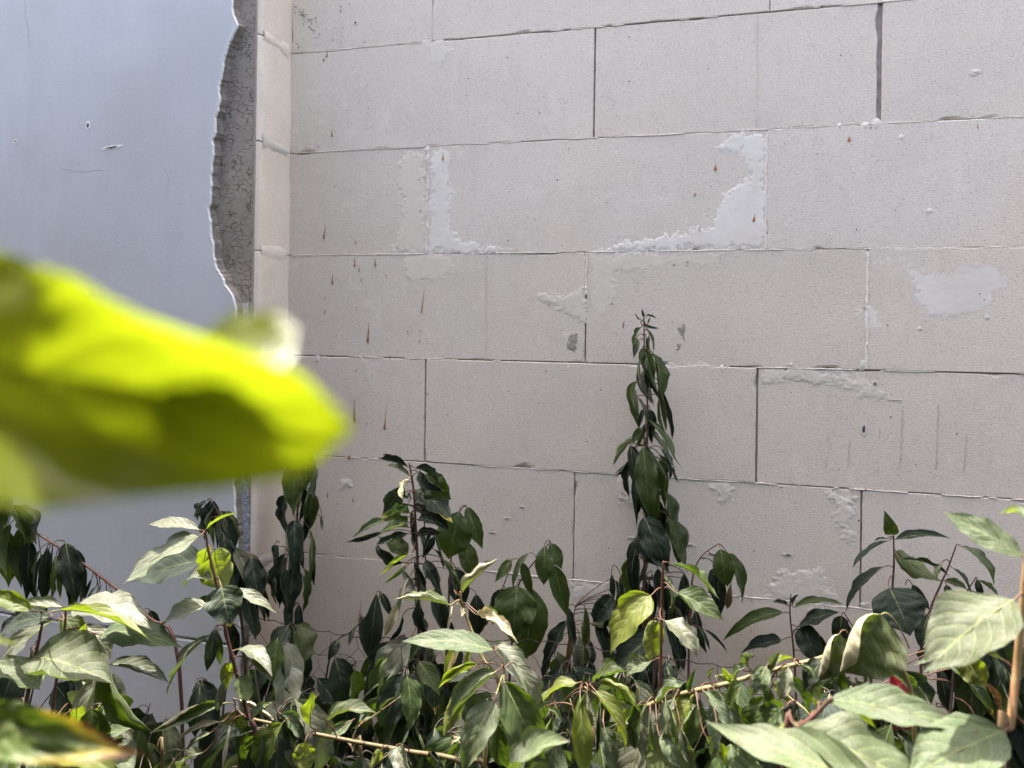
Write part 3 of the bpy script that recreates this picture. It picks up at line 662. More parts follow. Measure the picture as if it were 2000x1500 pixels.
# --- shaded shoots standing against the walls
plant('wilted_shoot', 'tall wilted shoot with limp curled leaves against the block wall right of centre', '''
S 1258,612,.06,.8 1258,650,.06,1.1 1259,700,.06,1.4 1265,800,.065,1.7 1263,900,.07,1.9 1265,1000,.075,2.1 1259,1100,.08,2.4 1256,1300,.09,2.8 1255,1500,.1,3
1257 618 1253 602 .35 c m=d
1260 616 1283 623 .30 cu m=g curl=.9
1251 640 1239 682 .34 cl m=g fold=.7 a=1258,634,.06
1265 646 1276 690 .30 cr m=g fold=.8 a=1258,634,.06
1256 679 1276 763 .46 c m=g curl=1.3 twist=.9 wave=.15 tipc=.4
1272 690 1288 780 .36 cr m=g curl=1.1 twist=-.8 wave=.14
1287 748 1301 846 .26 c m=w curl=1.2 twist=.7 wave=.16 crumple=.15
1243 744 1252 836 .30 cl m=g fold=.9 curl=.8 twist=.4
1256 800 1247 838 .55 c m=d curl=1.6
1270 800 1278 842 .45 c m=d fold=.5 a=1264,790,.06
1262 818 1321 914 .22 cur m=p fold=.5 D=.07,.1 tipc=.4
1250 838 1236 868 .60 c m=g curl=.8
1240 856 1200 911 .40 bu m=p curl=.7 tipc=.3
1232 868 1240 962 .32 c m=d fold=.8 curl=.6
1246 915 1243 1012 .26 c m=d fold=.9
1256 872 1270 1013 .34 c m=g fold=.15 curl=.3 D=.09,.11
1288 898 1298 972 .42 c m=g curl=.9 fold=.4
1291 876 1307 942 .34 cr m=d fold=.7
1296 958 1311 1038 .38 cr m=g fold=.3
1285 985 1300 1045 .42 c m=d fold=.4
1258 1010 1307 1110 .56 c m=d fold=.08 curl=.2 D=.11,.13 a=1258,1000,.08
1304 1008 1327 1102 .50 cr m=g fold=.1 D=.08,.1
1251 1042 1234 1152 .26 cl m=d fold=.5
1266 1094 1244 1146 .22 c m=p fold=.4
1240 1080 1246 1170 .36 c m=d fold=.6
1285 1110 1300 1200 .4 c m=d
1262 1130 1250 1230 .45 c m=d
1300 1150 1325 1250 .42 cr m=d fold=.5
1275 1180 1262 1290 .4 c m=d fold=.6
1310 1200 1330 1300 .35 c m=d fold=.4
1245 1200 1230 1300 .4 cl m=d fold=.5
1335 1120 1338 1210 .35 c m=d fold=.6
1358 1190 1372 1270 .30 c m=d fold=.6
''', .06, mats='gd', pet='r', limp=1, extra=2)
plant('drooping_sprig', 'thin bent sprig with three hanging leaves just right of the tall wilted shoot', '''
S 1403,1062,.09,.8 1366,1092,.09,1 1350,1150,.1,1.5 1345,1300,.1,2 1345,1500,.1,2.4
1407 1072 1421 1146 .56 c m=g fold=.1 curl=.2
1421 1080 1448 1178 .36 cr m=g fold=.15 a=1403,1063,.09
1400 1112 1408 1202 .34 c m=d a=1372,1092,.09
1397 1108 1402 1190 .30 cl m=d fold=.6
1428 1138 1420 1190 .3 c m=n curl=1.6 crumple=.3
1376 1230 1422 1278 .18 cu m=d
1365 1224 1387 1272 .2 cu m=d
''', .09)
plant('corner_shoot', 'dark shaded shoot hanging its leaves in the corner beside the projecting wall', '''
S 586,880,.08,1.3 582,960,.08,1.6 580,1020,.085,1.8 572,1130,.09,2 568,1300,.1,2.4 566,1500,.1,2.6
577 868 572 925 .5 c m=g
575 900 573 1006 .44 c m=g fold=.12 curl=.25
600 872 597 960 .34 c m=g twist=.8
612 905 590 988 .24 cr m=p twist=.9 fold=.4
610 962 604 1037 .58 c m=g fold=.1
628 1005 626 1034 .22 c m=d a=606,950,.08
560 966 562 1032 .52 cl m=d
576 1016 574 1126 .50 c m=d fold=.1 D=.11,.13
604 1034 600 1142 .22 cr m=g fold=.4 wave=.12
558 1080 556 1180 .44 cl m=d
590 1075 592 1112 .5 c m=d
573 1108 562 1204 .52 c m=d D=.1,.12
594 1110 594 1184 .32 cr m=g
538 1064 535 1108 .5 c m=d a=545,1060,.1
536 1128 539 1164 .36 c m=d
560 1180 575 1260 .45 c m=d
584 1180 580 1250 .4 c m=d
''', .085, limp=1, extra=1)
plant('hooded_shoot', 'dark drooping leaves hooked over behind the silver-leaved shoot at left', '''
S 408,976,.2,1 425,1000,.2,1.3 445,1080,.2,1.7 470,1200,.21,2.2 480,1400,.22,2.6
403 978 384 1012 .75 cl m=d curl=.5
413 978 408 1040 .62 c m=d fold=.25
410 1015 418 1070 .3 c m=g
430 998 450 1092 .36 cr m=d
436 1040 446 1110 .4 c m=d
452 1068 496 1182 .56 c m=d fold=.1
490 1090 508 1180 .5 c m=d
440 1090 468 1186 .5 c m=d
436 1000 470 1060 .24 cr m=g
510 1140 525 1210 .4 c m=d
480 1160 500 1250 .5 c m=d
445 1200 460 1280 .5 c m=d
''', .2, stem='k', limp=1, extra=1)
plant('ragged_shoot', 'half-withered shoot with sunlit torn leaf edges left of centre', '''
S 799,903,.23,1.4 808,960,.235,1.8 812,1030,.235,2 816,1110,.235,2.3 818,1250,.24,2.6 812,1380,.24,2.8 803,1500,.24,3
S 828,1000,.2,1 830,1060,.21,1.2 832,1130,.22,1.4
797 912 743 899 .52 ucl m=d arch=.2 curl=.4
811 914 857 948 .52 cur m=d wave=.14 curl=.5
824 928 879 973 .72 c m=g fold=.05 curl=.2 D=.21,.2
812 957 880 1024 .72 cur m=s fold=.05 curl=.35 wave=.1 D=.21,.22 twist=.3
797 936 788 978 .52 cl m=x curl=1.6 crumple=.3 D=.27,.29
788 950 750 1002 .62 c m=s fold=.1 D=.22,.22
800 976 752 972 .30 ul m=d curl=.6
800 1002 742 1014 .66 ucl m=s wave=.22 curl=.8 crumple=.2 D=.25,.28
798 1030 738 1046 .42 ucl m=w wave=.25 curl=1.1 crumple=.25 D=.26,.3
756 1014 692 1051 .30 cu m=p D=.24,.26 fold=.2
796 1082 741 1054 .54 cu m=g fold=.15 curl=.2
798 1084 746 1128 .30 ul m=y fold=.6 curl=.9 D=.29,.31
805 1000 803 1048 .42 c m=d
816 1014 862 1026 .52 cu m=d wave=.15
840 1038 826 1082 .5 c m=d
850 1044 864 1088 .36 c m=p curl=.8
812 1040 826 1076 .4 cr m=d
810 1098 832 1152 .42 c m=d
832 1094 858 1152 .52 c m=w
788 1114 812 1164 .42 c m=w D=.27,.28
866 1094 888 1164 .5 cr m=g
798 1130 790 1180 .36 cl m=x curl=1. D=.28,.3
850 1150 870 1240 .5 c m=d
820 1170 840 1250 .4 cl m=d
780 1170 750 1246 .34 c m=x curl=1.2 crumple=.2 D=.26,.27
800 1250 736 1346 .62 cu m=w fold=.1 curl=.3 D=.28,.3
836 1240 800 1300 .5 cl m=g
845 1300 850 1390 .5 c m=s
805 1330 770 1420 .45 c m=d
830 1400 850 1470 .4 c m=d
''', .235, mats='gd', limp=1, extra=1)
plant('broad_leaf_sprig', 'sprig with one broad hanging leaf and two narrow ones right of the ragged shoot', '''
S 910,988,.12,.9 898,1000,.12,1.2 884,1060,.13,1.5 876,1180,.14,2 872,1400,.15,2.3
897 998 876 1092 .76 c m=g fold=.06 curl=.15 D=.14,.15
912 990 943 1073 .38 c m=g fold=.15 wave=.1
907 1058 926 1132 .52 c m=g fold=.08
890 1110 905 1190 .5 c m=d
930 1160 935 1240 .5 c m=d
''', .12)
plant('arching_sprig', 'green arching sprig hanging seven smooth leaves beside the vertical joint at centre', '''
S 1075,1058,.12,.9 1048,1092,.12,1.2 1010,1150,.125,1.5 1000,1250,.13,1.9 995,1420,.14,2.3
S 1000,1094,.13,.7 985,1140,.13,.9 950,1220,.14,1.2
1064 1066 1062 1143 .50 c m=g fold=.08 curl=.2 D=.14,.15
1076 1060 1097 1112 .52 c m=g fold=.15
1082 1104 1108 1206 .36 c m=g fold=.1 wave=.12
1034 1080 1002 1156 .22 cl m=g fold=.3 a=1048,1092,.12
1020 1098 1038 1162 .42 c m=g fold=.1
1010 1144 1000 1258 .72 c m=g fold=.06 curl=.2 D=.15,.16
1038 1148 1028 1288 .52 c m=g fold=.08
997 1094 966 1138 .42 c m=g fold=.15
985 1150 962 1220 .5 c m=d
''', .12)
plant('upright_sprig', 'upright red-stemmed sprig with thin wavy leaves in front of the lower blocks', '''
S 1545,1160,.05,.9 1543,1200,.05,1.2 1549,1260,.055,1.5 1554,1340,.06,1.8 1556,1500,.07,2.2
1530 1196 1412 1252 .22 ulc m=g arch=.22 wave=.14
1552 1186 1652 1182 .22 uuc m=g arch=.2 wave=.16
1540 1184 1508 1176 .4 uuc m=d
1548 1180 1560 1160 .4 uuc m=d
1526 1250 1446 1277 .38 ucl m=d arch=.14 wave=.1
1560 1224 1640 1196 .42 uuc m=d arch=.1
1570 1222 1600 1300 .75 c m=d fold=.2 a=1548,1240,.055
1566 1272 1604 1292 .4 uuc m=d
1600 1240 1620 1300 .5 c m=d
''', .055)
plant('bowed_sprig', 'short bowed sprig between the upright red-stemmed sprig and the round dark leaf', '''
S 1648,1196,.07,.9 1670,1230,.07,1.1 1692,1262,.075,1.4 1700,1400,.08,1.8
1644 1202 1638 1262 .5 c m=d
1660 1248 1682 1290 .5 c m=d
1650 1215 1668 1270 .45 c m=g
1690 1250 1712 1300 .5 c m=d
''', .07)
plant('round_leaf_shoot', 'upright shoot crowned by one small erect leaf, with a round near-black leaf below', '''
S 1745,1043,.1,1 1746,1100,.1,1.4 1743,1150,.105,1.6 1740,1250,.11,1.9 1738,1450,.12,2.3
1744 1044 1727 996 .52 c m=g fold=.3 curl=.3
1748 1054 1858 1052 .24 ucr m=d arch=.16 wave=.08
1735 1056 1663 1113 .22 ul m=d arch=.12
1728 1052 1708 1058 .3 ul m=d
1727 1107 1652 1196 .30 ul m=d arch=.14 wave=.06 a=1745,1110,.1
1750 1076 1842 1136 .48 bd m=p fold=.1 D=.09,.1
1762 1092 1856 1128 .36 ur m=d D=.12,.13
1737 1148 1778 1242 1.12 cu m=d fold=.03 curl=.15 wave=.05 D=.16,.19
1782 1142 1816 1192 .42 c m=d a=1768,1142,.12
1700 1210 1690 1290 .5 c m=d
''', .1)
plant('forked_shoot', 'forked reddish shoot with leaves curling over on bent stalks at right', '''
S 1868,1064,.11,.9 1852,1108,.11,1.3 1838,1140,.115,1.5 1818,1188,.12,1.8 1800,1260,.125,2 1796,1450,.13,2.4
S 1906,1128,.12,.8 1888,1156,.12,1 1850,1220,.125,1.3 1810,1300,.13,1.6
1878 1067 1941 1143 .40 ucr m=p arch=.2
1838 1100 1830 1134 .4 cl m=p
1862 1110 1897 1168 .24 cr m=d a=1852,1108,.11
1846 1134 1890 1152 .52 cu m=g
1848 1142 1862 1184 .4 c m=d
1912 1134 1952 1168 .42 cur m=g a=1906,1130,.12
1908 1132 1918 1168 .46 c m=d
1825 1190 1880 1240 .5 cu m=d
1815 1200 1800 1270 .5 cl m=d
1900 1160 1960 1240 .5 cr m=d
1930 1180 1985 1290 .45 c m=d
1880 1200 1900 1290 .5 c m=d
''', .115)
plant('crumpled_shoot', 'small heap of crumpled dark leaves low on the wall left of the tall wilted shoot', '''
S 1124,1184,.1,.8 1115,1240,.1,1.2 1112,1330,.11,1.6 1110,1480,.11,2
1110 1186 1128 1272 .28 c m=d fold=.8 curl=.9
1142 1184 1150 1262 .28 c m=g fold=.7 a=1124,1186,.1
1108 1212 1066 1306 .34 cl m=d fold=.3 wave=.2
1120 1226 1102 1322 .36 c m=n curl=1.3 crumple=.3
1132 1240 1130 1320 .34 c m=w curl=1.2 crumple=.25
1150 1250 1145 1320 .4 cr m=d curl=1
1196 1164 1158 1216 .92 c m=d fold=.1
1194 1120 1200 1172 .3 c m=d fold=.6 a=1198,1104,.1
1212 1124 1216 1192 .32 c m=d fold=.6 a=1198,1104,.1
1170 1210 1190 1290 .45 c m=d
1215 1190 1205 1270 .4 c m=d
''', .1, stem='k', limp=1, extra=1)
plant('leaning_twig', 'bare dark twig leaning left with black hanging leaves low in the corner', '''
S 742,1156,.14,.8 735,1180,.14,1 690,1230,.14,1.2 650,1266,.145,1.5 630,1400,.15,2
735 1158 722 1290 .34 c m=d fold=.2
745 1158 768 1210 .3 c m=d
705 1200 735 1300 .35 c m=d
690 1228 680 1262 .3 c m=d
660 1250 640 1290 .5 c m=d
720 1280 705 1330 .3 c m=g a=745,1272,.15
745 1280 715 1375 .42 c m=d
''', .14, stem='k')

# --- shoots in the sun
plant('limp_branch', 'limp branch sloping down from the left edge with folded hanging leaves', '''
S -60,968,.36,1.3 0,990,.36,1.4 60,1034,.36,1.6 130,1078,.37,1.8 170,1106,.37,1.9 230,1152,.38,2.1 290,1206,.39,2.3 350,1300,.4,2.6
50 1026 42 1149 .46 b m=g fold=.4 curl=.5
20 1024 14 1128 .50 bl m=g fold=.4
22 987 50 1062 .52 cr m=g fold=.3
34 1040 30 1120 .3 c m=d fold=.5
92 1068 86 1180 .28 c m=d fold=.6 curl=.6
78 1074 70 1150 .26 cl m=d fold=.5
118 1086 118 1172 .32 b m=g fold=.4
128 1060 150 1178 .38 c m=d fold=.2 curl=.4
140 1070 162 1170 .3 cr m=d
110 1084 100 1162 .22 c m=g fold=.5
180 1128 160 1170 .34 c m=d
92 1160 84 1200 .3 c m=w curl=1
216 1150 224 1186 .2 c m=d a=200,1130,.37
196 1145 190 1166 .2 c m=d
292 1192 312 1232 .5 c m=d
10 960 -20 1060 .5 c m=g
''', .37, pet='r', limp=1, extra=1)
plant('silver_shoot', 'sunlit shoot with silvery upper leaves standing before the painted wall at left', '''
S 402,1040,.5,1.2 407,1075,.5,1.6 418,1120,.5,1.8 432,1180,.5,2 444,1245,.5,2.2 458,1300,.5,2.4 482,1390,.5,2.7 500,1500,.5,3
389 1035 290 1024 .30 uuc m=w fold=.15 arch=.08 wave=.06
403 1034 467 1002 .22 ul m=y fold=.5 arch=.12
388 1048 239 1143 .40 uuc m=w fold=.04 arch=.08 curl=.15 D=.52,.53
394 1094 257 1136 .46 cu m=d fold=.12 arch=.06 D=.46,.46 curl=.2
420 1074 446 1152 .82 bl m=y fold=.05 curl=.2 D=.49,.47
408 1068 402 1122 .5 bl m=y D=.48,.47
415 1134 361 1149 .42 ul m=w arch=.35 curl=.5
432 1146 450 1226 .92 c m=s fold=.06 curl=.25 D=.53,.54
456 1154 542 1199 .30 uuc m=w fold=.3 arch=.1
403 1182 308 1236 .44 uuc m=w fold=.1 wave=.14 D=.52,.53
408 1162 384 1186 .5 c m=g
420 1226 404 1312 .30 c m=d a=440,1225,.5
412 1240 326 1358 .24 uucl m=w fold=.3 D=.5,.5
424 1232 430 1300 .34 c m=g a=440,1225,.5
466 1268 532 1322 .40 ucr m=w fold=.2 wave=.1
490 1290 530 1330 .5 uuc m=w curl=.7
447 1296 440 1350 .52 b m=y curl=.8 fold=.4
466 1320 485 1370 .5 b m=g curl=.6
436 1328 424 1390 .3 c m=w fold=.5
''', .5, pet='r')  # dark leaf under the big silver one: cast shade painted by its colour
plant('pale_shoot', 'broad pale-leaved sunlit shoot at the left edge beneath the limp branch', '''
S 86,1204,.6,1.3 78,1240,.6,1.7 68,1290,.6,2 58,1335,.61,2.2 45,1500,.62,2.6
S 128,1190,.58,1.2 126,1230,.58,1.4 110,1330,.59,1.8 90,1480,.6,2.2
146 1186 298 1230 .46 uuc m=w fold=.06 wave=.12 D=.56,.56 a=128,1194,.58
118 1192 295 1252 .20 ur m=y fold=.5 arch=.1 D=.64,.64 a=84,1216,.6 pet=g
120 1186 18 1197 .36 uuc m=w fold=.1 wave=.1
95 1206 -4 1248 .42 ucl m=d fold=.12 D=.62,.62
106 1212 -8 1330 .34 uuc m=w fold=.1 D=.58,.6
62 1192 -40 1160 .36 ucl m=y fold=.3 D=.65,.66
66 1283 219 1335 .68 cu m=p fold=.12 curl=.5 wave=.06 D=.63,.64 arch=.1
122 1202 160 1290 .55 cr m=g D=.55,.55
148 1250 170 1215 .3 c m=y
76 1345 -24 1296 .6 uuc m=p fold=.1
200 1240 356 1266 .36 cu m=p fold=.1 curl=.3 D=.54,.54 a=128,1230,.58
214 1298 330 1334 .34 uuc m=w fold=.3 D=.54,.54 a=126,1260,.58
206 1282 298 1428 .42 cl m=g fold=.15 D=.52,.5 a=126,1250,.58
170 1225 215 1290 .6 cr m=w D=.52,.52
60 1270 84 1330 .5 b m=y
150 1384 146 1466 .38 b m=y D=.54,.53
132 1378 92 1466 .36 c m=d D=.54,.53
110 1400 128 1470 .4 c m=d D=.55,.55
40 1370 20 1450 .5 cu m=p D=.58,.6
''', .6)
plant('bud_stem', 'brown woody stem with paired thin leaflets at lower left', '''
S 178,1380,.5,1.8 190,1412,.5,2.1 203,1455,.5,2.3 218,1510,.5,2.6
188 1396 208 1374 .3 uuc m=y
190 1400 226 1382 .24 uuc m=p
178 1408 166 1430 .2 c m=p
200 1432 228 1405 .18 uuc m=p
196 1440 160 1428 .18 uuc m=y
254 1424 165 1478 .32 uuc m=p fold=.15
214 1464 262 1510 .7 uuc m=p fold=.1 D=.53,.55
205 1470 250 1445 .2 uuc m=y
''', .5, stem='o')
plant('rolled_leaf_branch', 'low branch carrying tightly rolled straw-coloured leaves left of centre', '''
S 460,1380,.47,1.6 480,1400,.47,1.8 545,1416,.47,2.1 600,1430,.47,2.4 700,1450,.47,2.6 800,1468,.47,2.8 900,1488,.48,3 960,1560,.48,3.2
S 783,1360,.45,.8 735,1395,.46,1 700,1420,.465,1.2 688,1448,.47,1.4
430 1376 291 1433 .34 uuc m=h fold=.3 cl=.3 cr=3.6 twist=.5 wave=.05 arch=.04 pet=g
457 1364 548 1418 .22 uuc m=x fold=.5 cl=3. cr=3.2 twist=2.6 crumple=.1 arch=.05
527 1374 486 1412 .62 uuc m=p fold=.2
449 1416 434 1506 .34 c m=x fold=.5 cl=3.4 cr=3.2 wave=.04 arch=.03 D=.52,.53
432 1410 344 1452 .28 uuc m=x fold=.4 cl=1.2 cr=2.6 crumple=.15
548 1394 594 1446 .62 ucr m=p fold=.4 curl=.8 crumple=.1
552 1412 500 1508 .58 cl m=y fold=.2 curl=.5 D=.51,.52
596 1450 592 1520 .74 b m=y fold=.06 D=.51,.52
606 1416 616 1356 .5 bl m=y fold=.5 curl=.4
640 1408 738 1394 .42 uuc m=h fold=.4 cl=.4 cr=1.8 wave=.2 crumple=.15 arch=.25 pet=r
690 1406 620 1486 .32 uuc m=p fold=.1 D=.42,.44
696 1424 727 1396 .5 uuc m=p fold=.3
774 1460 806 1512 .74 ucl m=w fold=.25 curl=.6 D=.51,.53
744 1466 722 1506 .6 b m=y
742 1392 775 1362 .2 uuc m=p
836 1474 870 1510 .5 uuc m=d
560 1430 575 1500 .4 c m=w crumple=.15
530 1420 480 1470 .4 cl m=g
410 1432 360 1470 .3 uuc m=w
396 1470 350 1510 .5 uuc m=w
470 1420 480 1490 .45 c m=g
''', .48, stem='o', limp=1)
plant('grey_green_shoot', 'sunlit shoot with long grey-green pointed leaves at bottom centre', '''
S 898,1162,.44,1.3 908,1196,.44,1.7 922,1234,.445,2 945,1290,.46,2.2 968,1320,.48,2.3 985,1380,.48,2.5 1000,1520,.48,2.8
S 985,1318,.52,1.1 982,1292,.52,.9 964,1268,.52,.8
904 1156 974 1091 .34 ul m=h fold=.4 cl=.4 cr=2.6 arch=.04 twist=.4
876 1181 768 1171 .36 uuc m=h fold=.25 cl=2.4 cr=.2 arch=.1 pet=g
884 1182 874 1236 .40 c m=x fold=.5 cl=3.2 cr=3.2 arch=.02
893 1180 900 1205 .4 cr m=x
932 1200 1012 1258 .36 uuc m=x fold=.5 cl=1.5 cr=1.8 crumple=.35 wave=.2 pet=r
938 1196 976 1206 .56 uuc m=y curl=.6
898 1164 886 1150 .3 c m=n
963 1270 784 1253 .30 uuc m=p fold=.12 curl=.25 wave=.07 arch=.1 D=.54,.55
968 1312 876 1408 .48 ucl m=p fold=.1 D=.55,.57 a=984,1306,.52
902 1352 866 1438 .52 b m=y fold=.1 D=.5,.51
964 1368 902 1516 .46 cu m=p fold=.12 D=.56,.59 a=984,1320,.52 pet=g
985 1332 1064 1484 .52 c m=g fold=.12 D=.53,.54 pet=g
958 1254 1032 1354 .52 cur m=w fold=.1 D=.47,.49
975 1300 960 1290 .3 c m=p
1010 1300 1042 1408 .5 ucr m=w D=.5,.5
932 1298 854 1346 .36 cul m=y wave=.3 curl=1.1 D=.49,.5
920 1310 860 1330 .5 cu m=d D=.47,.47
885 1265 868 1330 .3 b m=y D=.46,.46
898 1262 872 1322 .3 c m=x cl=2.4 cr=1.2 crumple=.3 wave=.3 D=.48,.48
918 1268 905 1305 .36 b m=y D=.46,.46
900 1440 880 1456 .5 uuc m=x crumple=.3
960 1400 990 1500 .5 c m=g D=.52,.52
1000 1400 1010 1500 .5 c m=p D=.5,.5
950 1440 945 1500 .3 c m=x D=.5
''', .45, stem='l', pet='r')
plant('red_stalk_shoot', 'sunlit shoot on a straight reddish stem with folded leaves before the tall wilted one', '''
S 1296,1096,.38,1.3 1294,1130,.38,1.7 1292,1190,.38,1.9 1291,1260,.385,2 1289,1340,.39,2.2 1285,1500,.4,2.6
1313 1102 1396 1172 .48 ur m=g fold=.15 arch=.2 curl=.5
1322 1158 1413 1212 .56 cu m=g fold=.2 cl=.3 cr=1.9 arch=.12 D=.4,.42
1297 1124 1310 1192 .34 cr m=p fold=.5 curl=.6
1271 1163 1192 1278 .54 cl m=y fold=.12 cl=.3 cr=1.2 wave=.1 D=.4,.42
1284 1214 1262 1298 .70 b m=y fold=.05 D=.37,.37
1296 1212 1366 1282 .62 cur m=w fold=.2 curl=.5 wave=.12 D=.42,.44
1271 1292 1220 1322 .8 ucl m=p fold=.4 curl=.5 wave=.12
1316 1152 1312 1205 .3 c m=g
1300 1290 1320 1360 .4 c m=d
1278 1210 1264 1240 .3 c m=w
''', .38, stem='r', limp=1)
plant('fallen_stem', 'yellowish stem lying across the front with drooping green leaf clusters', '''
S 1140,1342,.46,1.5 1165,1358,.46,1.9 1200,1385,.46,2.1 1252,1382,.46,2.5 1300,1364,.46,2.6 1370,1346,.46,2.8 1425,1334,.46,2.7 1500,1311,.455,2.6 1600,1286,.45,2.4 1680,1258,.45,2 1760,1300,.45,2.2 1790,1500,.45,2.6
S 1500,1325,.47,.9 1540,1360,.48,1 1580,1395,.5,1.1 1640,1480,.5,1.3
1126 1334 1041 1398 .38 ul m=y fold=.25 arch=.2 D=.48,.5
1133 1358 1142 1520 .30 c m=y fold=.2 wave=.15 D=.5,.52
1160 1329 1226 1316 .64 uuc m=g fold=.25 curl=.5 arch=.2
1168 1334 1252 1402 .40 ur m=y fold=.3 arch=.2 D=.48,.5
1164 1350 1226 1470 .38 cr m=y fold=.3 arch=.16 D=.51,.53 wave=.12
1172 1374 1164 1478 .34 c m=d D=.49,.5
1206 1374 1254 1494 .44 cr m=w D=.48,.49
1146 1352 1128 1410 .4 c m=p D=.5
1150 1380 1155 1420 .45 c m=w
1070 1384 1098 1412 .4 uuc m=p a=1120,1380,.46
1180 1420 1202 1510 .5 cu m=p D=.51,.52
1110 1400 1100 1470 .5 c m=d D=.44
1080 1400 1060 1460 .6 c m=g D=.42
1340 1332 1281 1388 .54 ul m=p fold=.25 arch=.18
1356 1354 1322 1428 .62 cl m=y fold=.2 arch=.12
1362 1374 1326 1466 .48 c m=g fold=.2 cl=.2 cr=1.4
1374 1350 1428 1434 .44 cr m=p fold=.15 D=.5,.51
1396 1348 1446 1446 .36 cr m=w D=.47,.47
1412 1362 1448 1434 .44 cr m=g D=.46,.45
1399 1320 1432 1356 .5 ur m=p curl=.7
1384 1322 1400 1305 .4 uuc m=p
1436 1326 1464 1300 .44 ul m=p
1462 1302 1477 1281 .5 ul m=p
1428 1325 1410 1300 .5 c m=y
1497 1302 1464 1360 .58 c m=p fold=.1 curl=.2 D=.5,.51
1502 1302 1524 1272 .84 c m=w curl=1.2
1546 1286 1494 1318 .42 ul m=y fold=.3
1498 1360 1472 1446 .64 cl m=g fold=.1 D=.47,.47
1528 1384 1474 1450 .64 cl m=g fold=.15 D=.5,.5
1529 1390 1538 1418 .4 c m=p D=.5
1576 1308 1604 1366 .6 c m=w fold=.1 wave=.08
1540 1320 1580 1400 .44 cr m=g D=.43,.42
1640 1238 1594 1334 .72 c m=h fold=.15 cl=.2 cr=3.3 arch=.03 wave=.03 twist=0 D=.48,.48
1722 1200 1640 1314 1.15 c m=h fold=.12 cl=.2 cr=3.0 arch=.04 wave=.04 twist=0 D=.5,.5 a=1776,1266,.47 pet=g
1520 1330 1545 1380 .6 b m=y D=.43
1262 1376 1240 1470 .5 cl m=g D=.49,.5
1300 1366 1322 1462 .5 c m=p D=.5,.51
1318 1362 1296 1440 .5 cl m=w D=.49,.5
1450 1330 1420 1400 .5 cl m=g D=.49,.5
1472 1322 1496 1400 .46 cr m=g D=.49,.49
1540 1304 1520 1372 .52 c m=w D=.49,.5
1560 1298 1590 1330 .5 ur m=g D=.48,.49
1610 1284 1570 1350 .5 cl m=d D=.47,.48
1625 1280 1650 1370 .5 c m=g D=.47,.48
1660 1268 1690 1340 .5 cr m=d D=.46,.47
1345 1352 1360 1300 .4 cu m=g D=.48,.47
1240 1384 1205 1440 .45 cl m=y D=.49,.5
1330 1420 1350 1500 .5 c m=w D=.49
1290 1440 1330 1500 .7 cu m=p D=.5,.52
1380 1440 1420 1500 .6 cu m=y D=.5
1400 1430 1390 1480 .5 c m=p D=.51
1440 1400 1430 1500 .4 c m=d D=.44
1270 1400 1275 1470 .34 c m=p fold=.5 D=.48
1300 1400 1290 1460 .4 c m=w D=.48
1560 1400 1545 1490 .5 c m=d D=.44
''', .46, stem='l', jit=.015, limp=1)
plant('right_thicket', 'tangled shoot with a yellow-green heart-shaped leaf and a brown crisp one at lower right', '''
S 1870,1260,.28,1.3 1862,1320,.28,1.6 1856,1400,.29,2 1850,1510,.3,2.4
1878 1276 1924 1342 .78 c m=y fold=.08 curl=.3 D=.4,.41
1852 1298 1932 1402 .38 cr m=s fold=.2 D=.36,.36
1922 1332 1956 1388 .5 cu m=n curl=1.4 crumple=.35 D=.4,.4 a=1924,1320,.38
1836 1300 1852 1392 .28 c m=d
1766 1310 1824 1384 .5 cr m=d D=.36,.36
1734 1308 1802 1372 .44 cr m=g D=.38,.38
1890 1250 1935 1272 .5 uuc m=s D=.38
1940 1220 1985 1330 .5 c m=d D=.34,.34
1960 1300 1990 1400 .4 c m=d D=.3
1900 1390 1940 1470 .45 c m=d D=.3
1830 1380 1870 1460 .4 c m=d D=.25
1780 1340 1790 1440 .5 c m=d D=.3
1720 1340 1740 1440 .5 c m=d D=.32
1690 1380 1680 1450 .5 c m=w D=.42
''', .28, stem='k', limp=1)

# --- close to the camera
plant('near_thick_shoot', 'thick tan stem at the right edge with large soft pale leaves, close to the viewer', '''
S 2010,1040,.72,2.2 2002,1130,.72,2.4 1997,1190,.72,2.5 1986,1300,.72,2.7 1973,1420,.73,2.9 1955,1530,.74,3.1
1980 1172 1803 1314 .62 ucl m=p fold=.08 arch=.08 curl=.3 D=.73,.76 wave=.08
1957 1288 1784 1300 .18 uuc m=p fold=.3 arch=.16 D=.72,.76 a=1984,1318,.72
1962 1428 1770 1520 .60 uuc m=p fold=.08 arch=.04 curl=.2 D=.75,.78 a=1970,1425,.73
1996 1086 1841 1000 .42 cu m=p fold=.1 curl=.3 wave=.1 arch=.05 D=.7,.68 pet=g
2012 1008 1954 1003 .5 uuc m=y D=.72,.7
2016 1030 1990 990 .5 cu m=p D=.74,.72
2010 1310 2060 1330 .5 uuc m=p D=.72
2006 1410 2060 1400 .5 uuc m=p D=.72
''', .72, stem='t', jit=.004)
plant('near_low_shoot', 'near shoot on a pinkish stalk spreading three big matt leaves along the bottom right', '''
S 1625,1362,.74,1.5 1590,1398,.74,1.7 1555,1432,.74,1.8 1530,1520,.74,2.2
1618 1368 1892 1432 .36 uuc m=p fold=.12 arch=.1 wave=.06 D=.74,.74
1562 1422 1810 1548 .62 uuc m=p fold=.08 arch=.06 curl=.2 D=.77,.78
1720 1540 1376 1422 .36 uuc m=p fold=.12 arch=.04 wave=.08 D=.8,.78 tipc=.25 a=1540,1500,.74
1560 1414 1508 1448 .64 b m=y D=.7,.7
1614 1372 1712 1424 .44 ub m=y D=.7,.69
1600 1380 1586 1362 .6 b m=y D=.7
''', .74, stem='r', jit=.004)
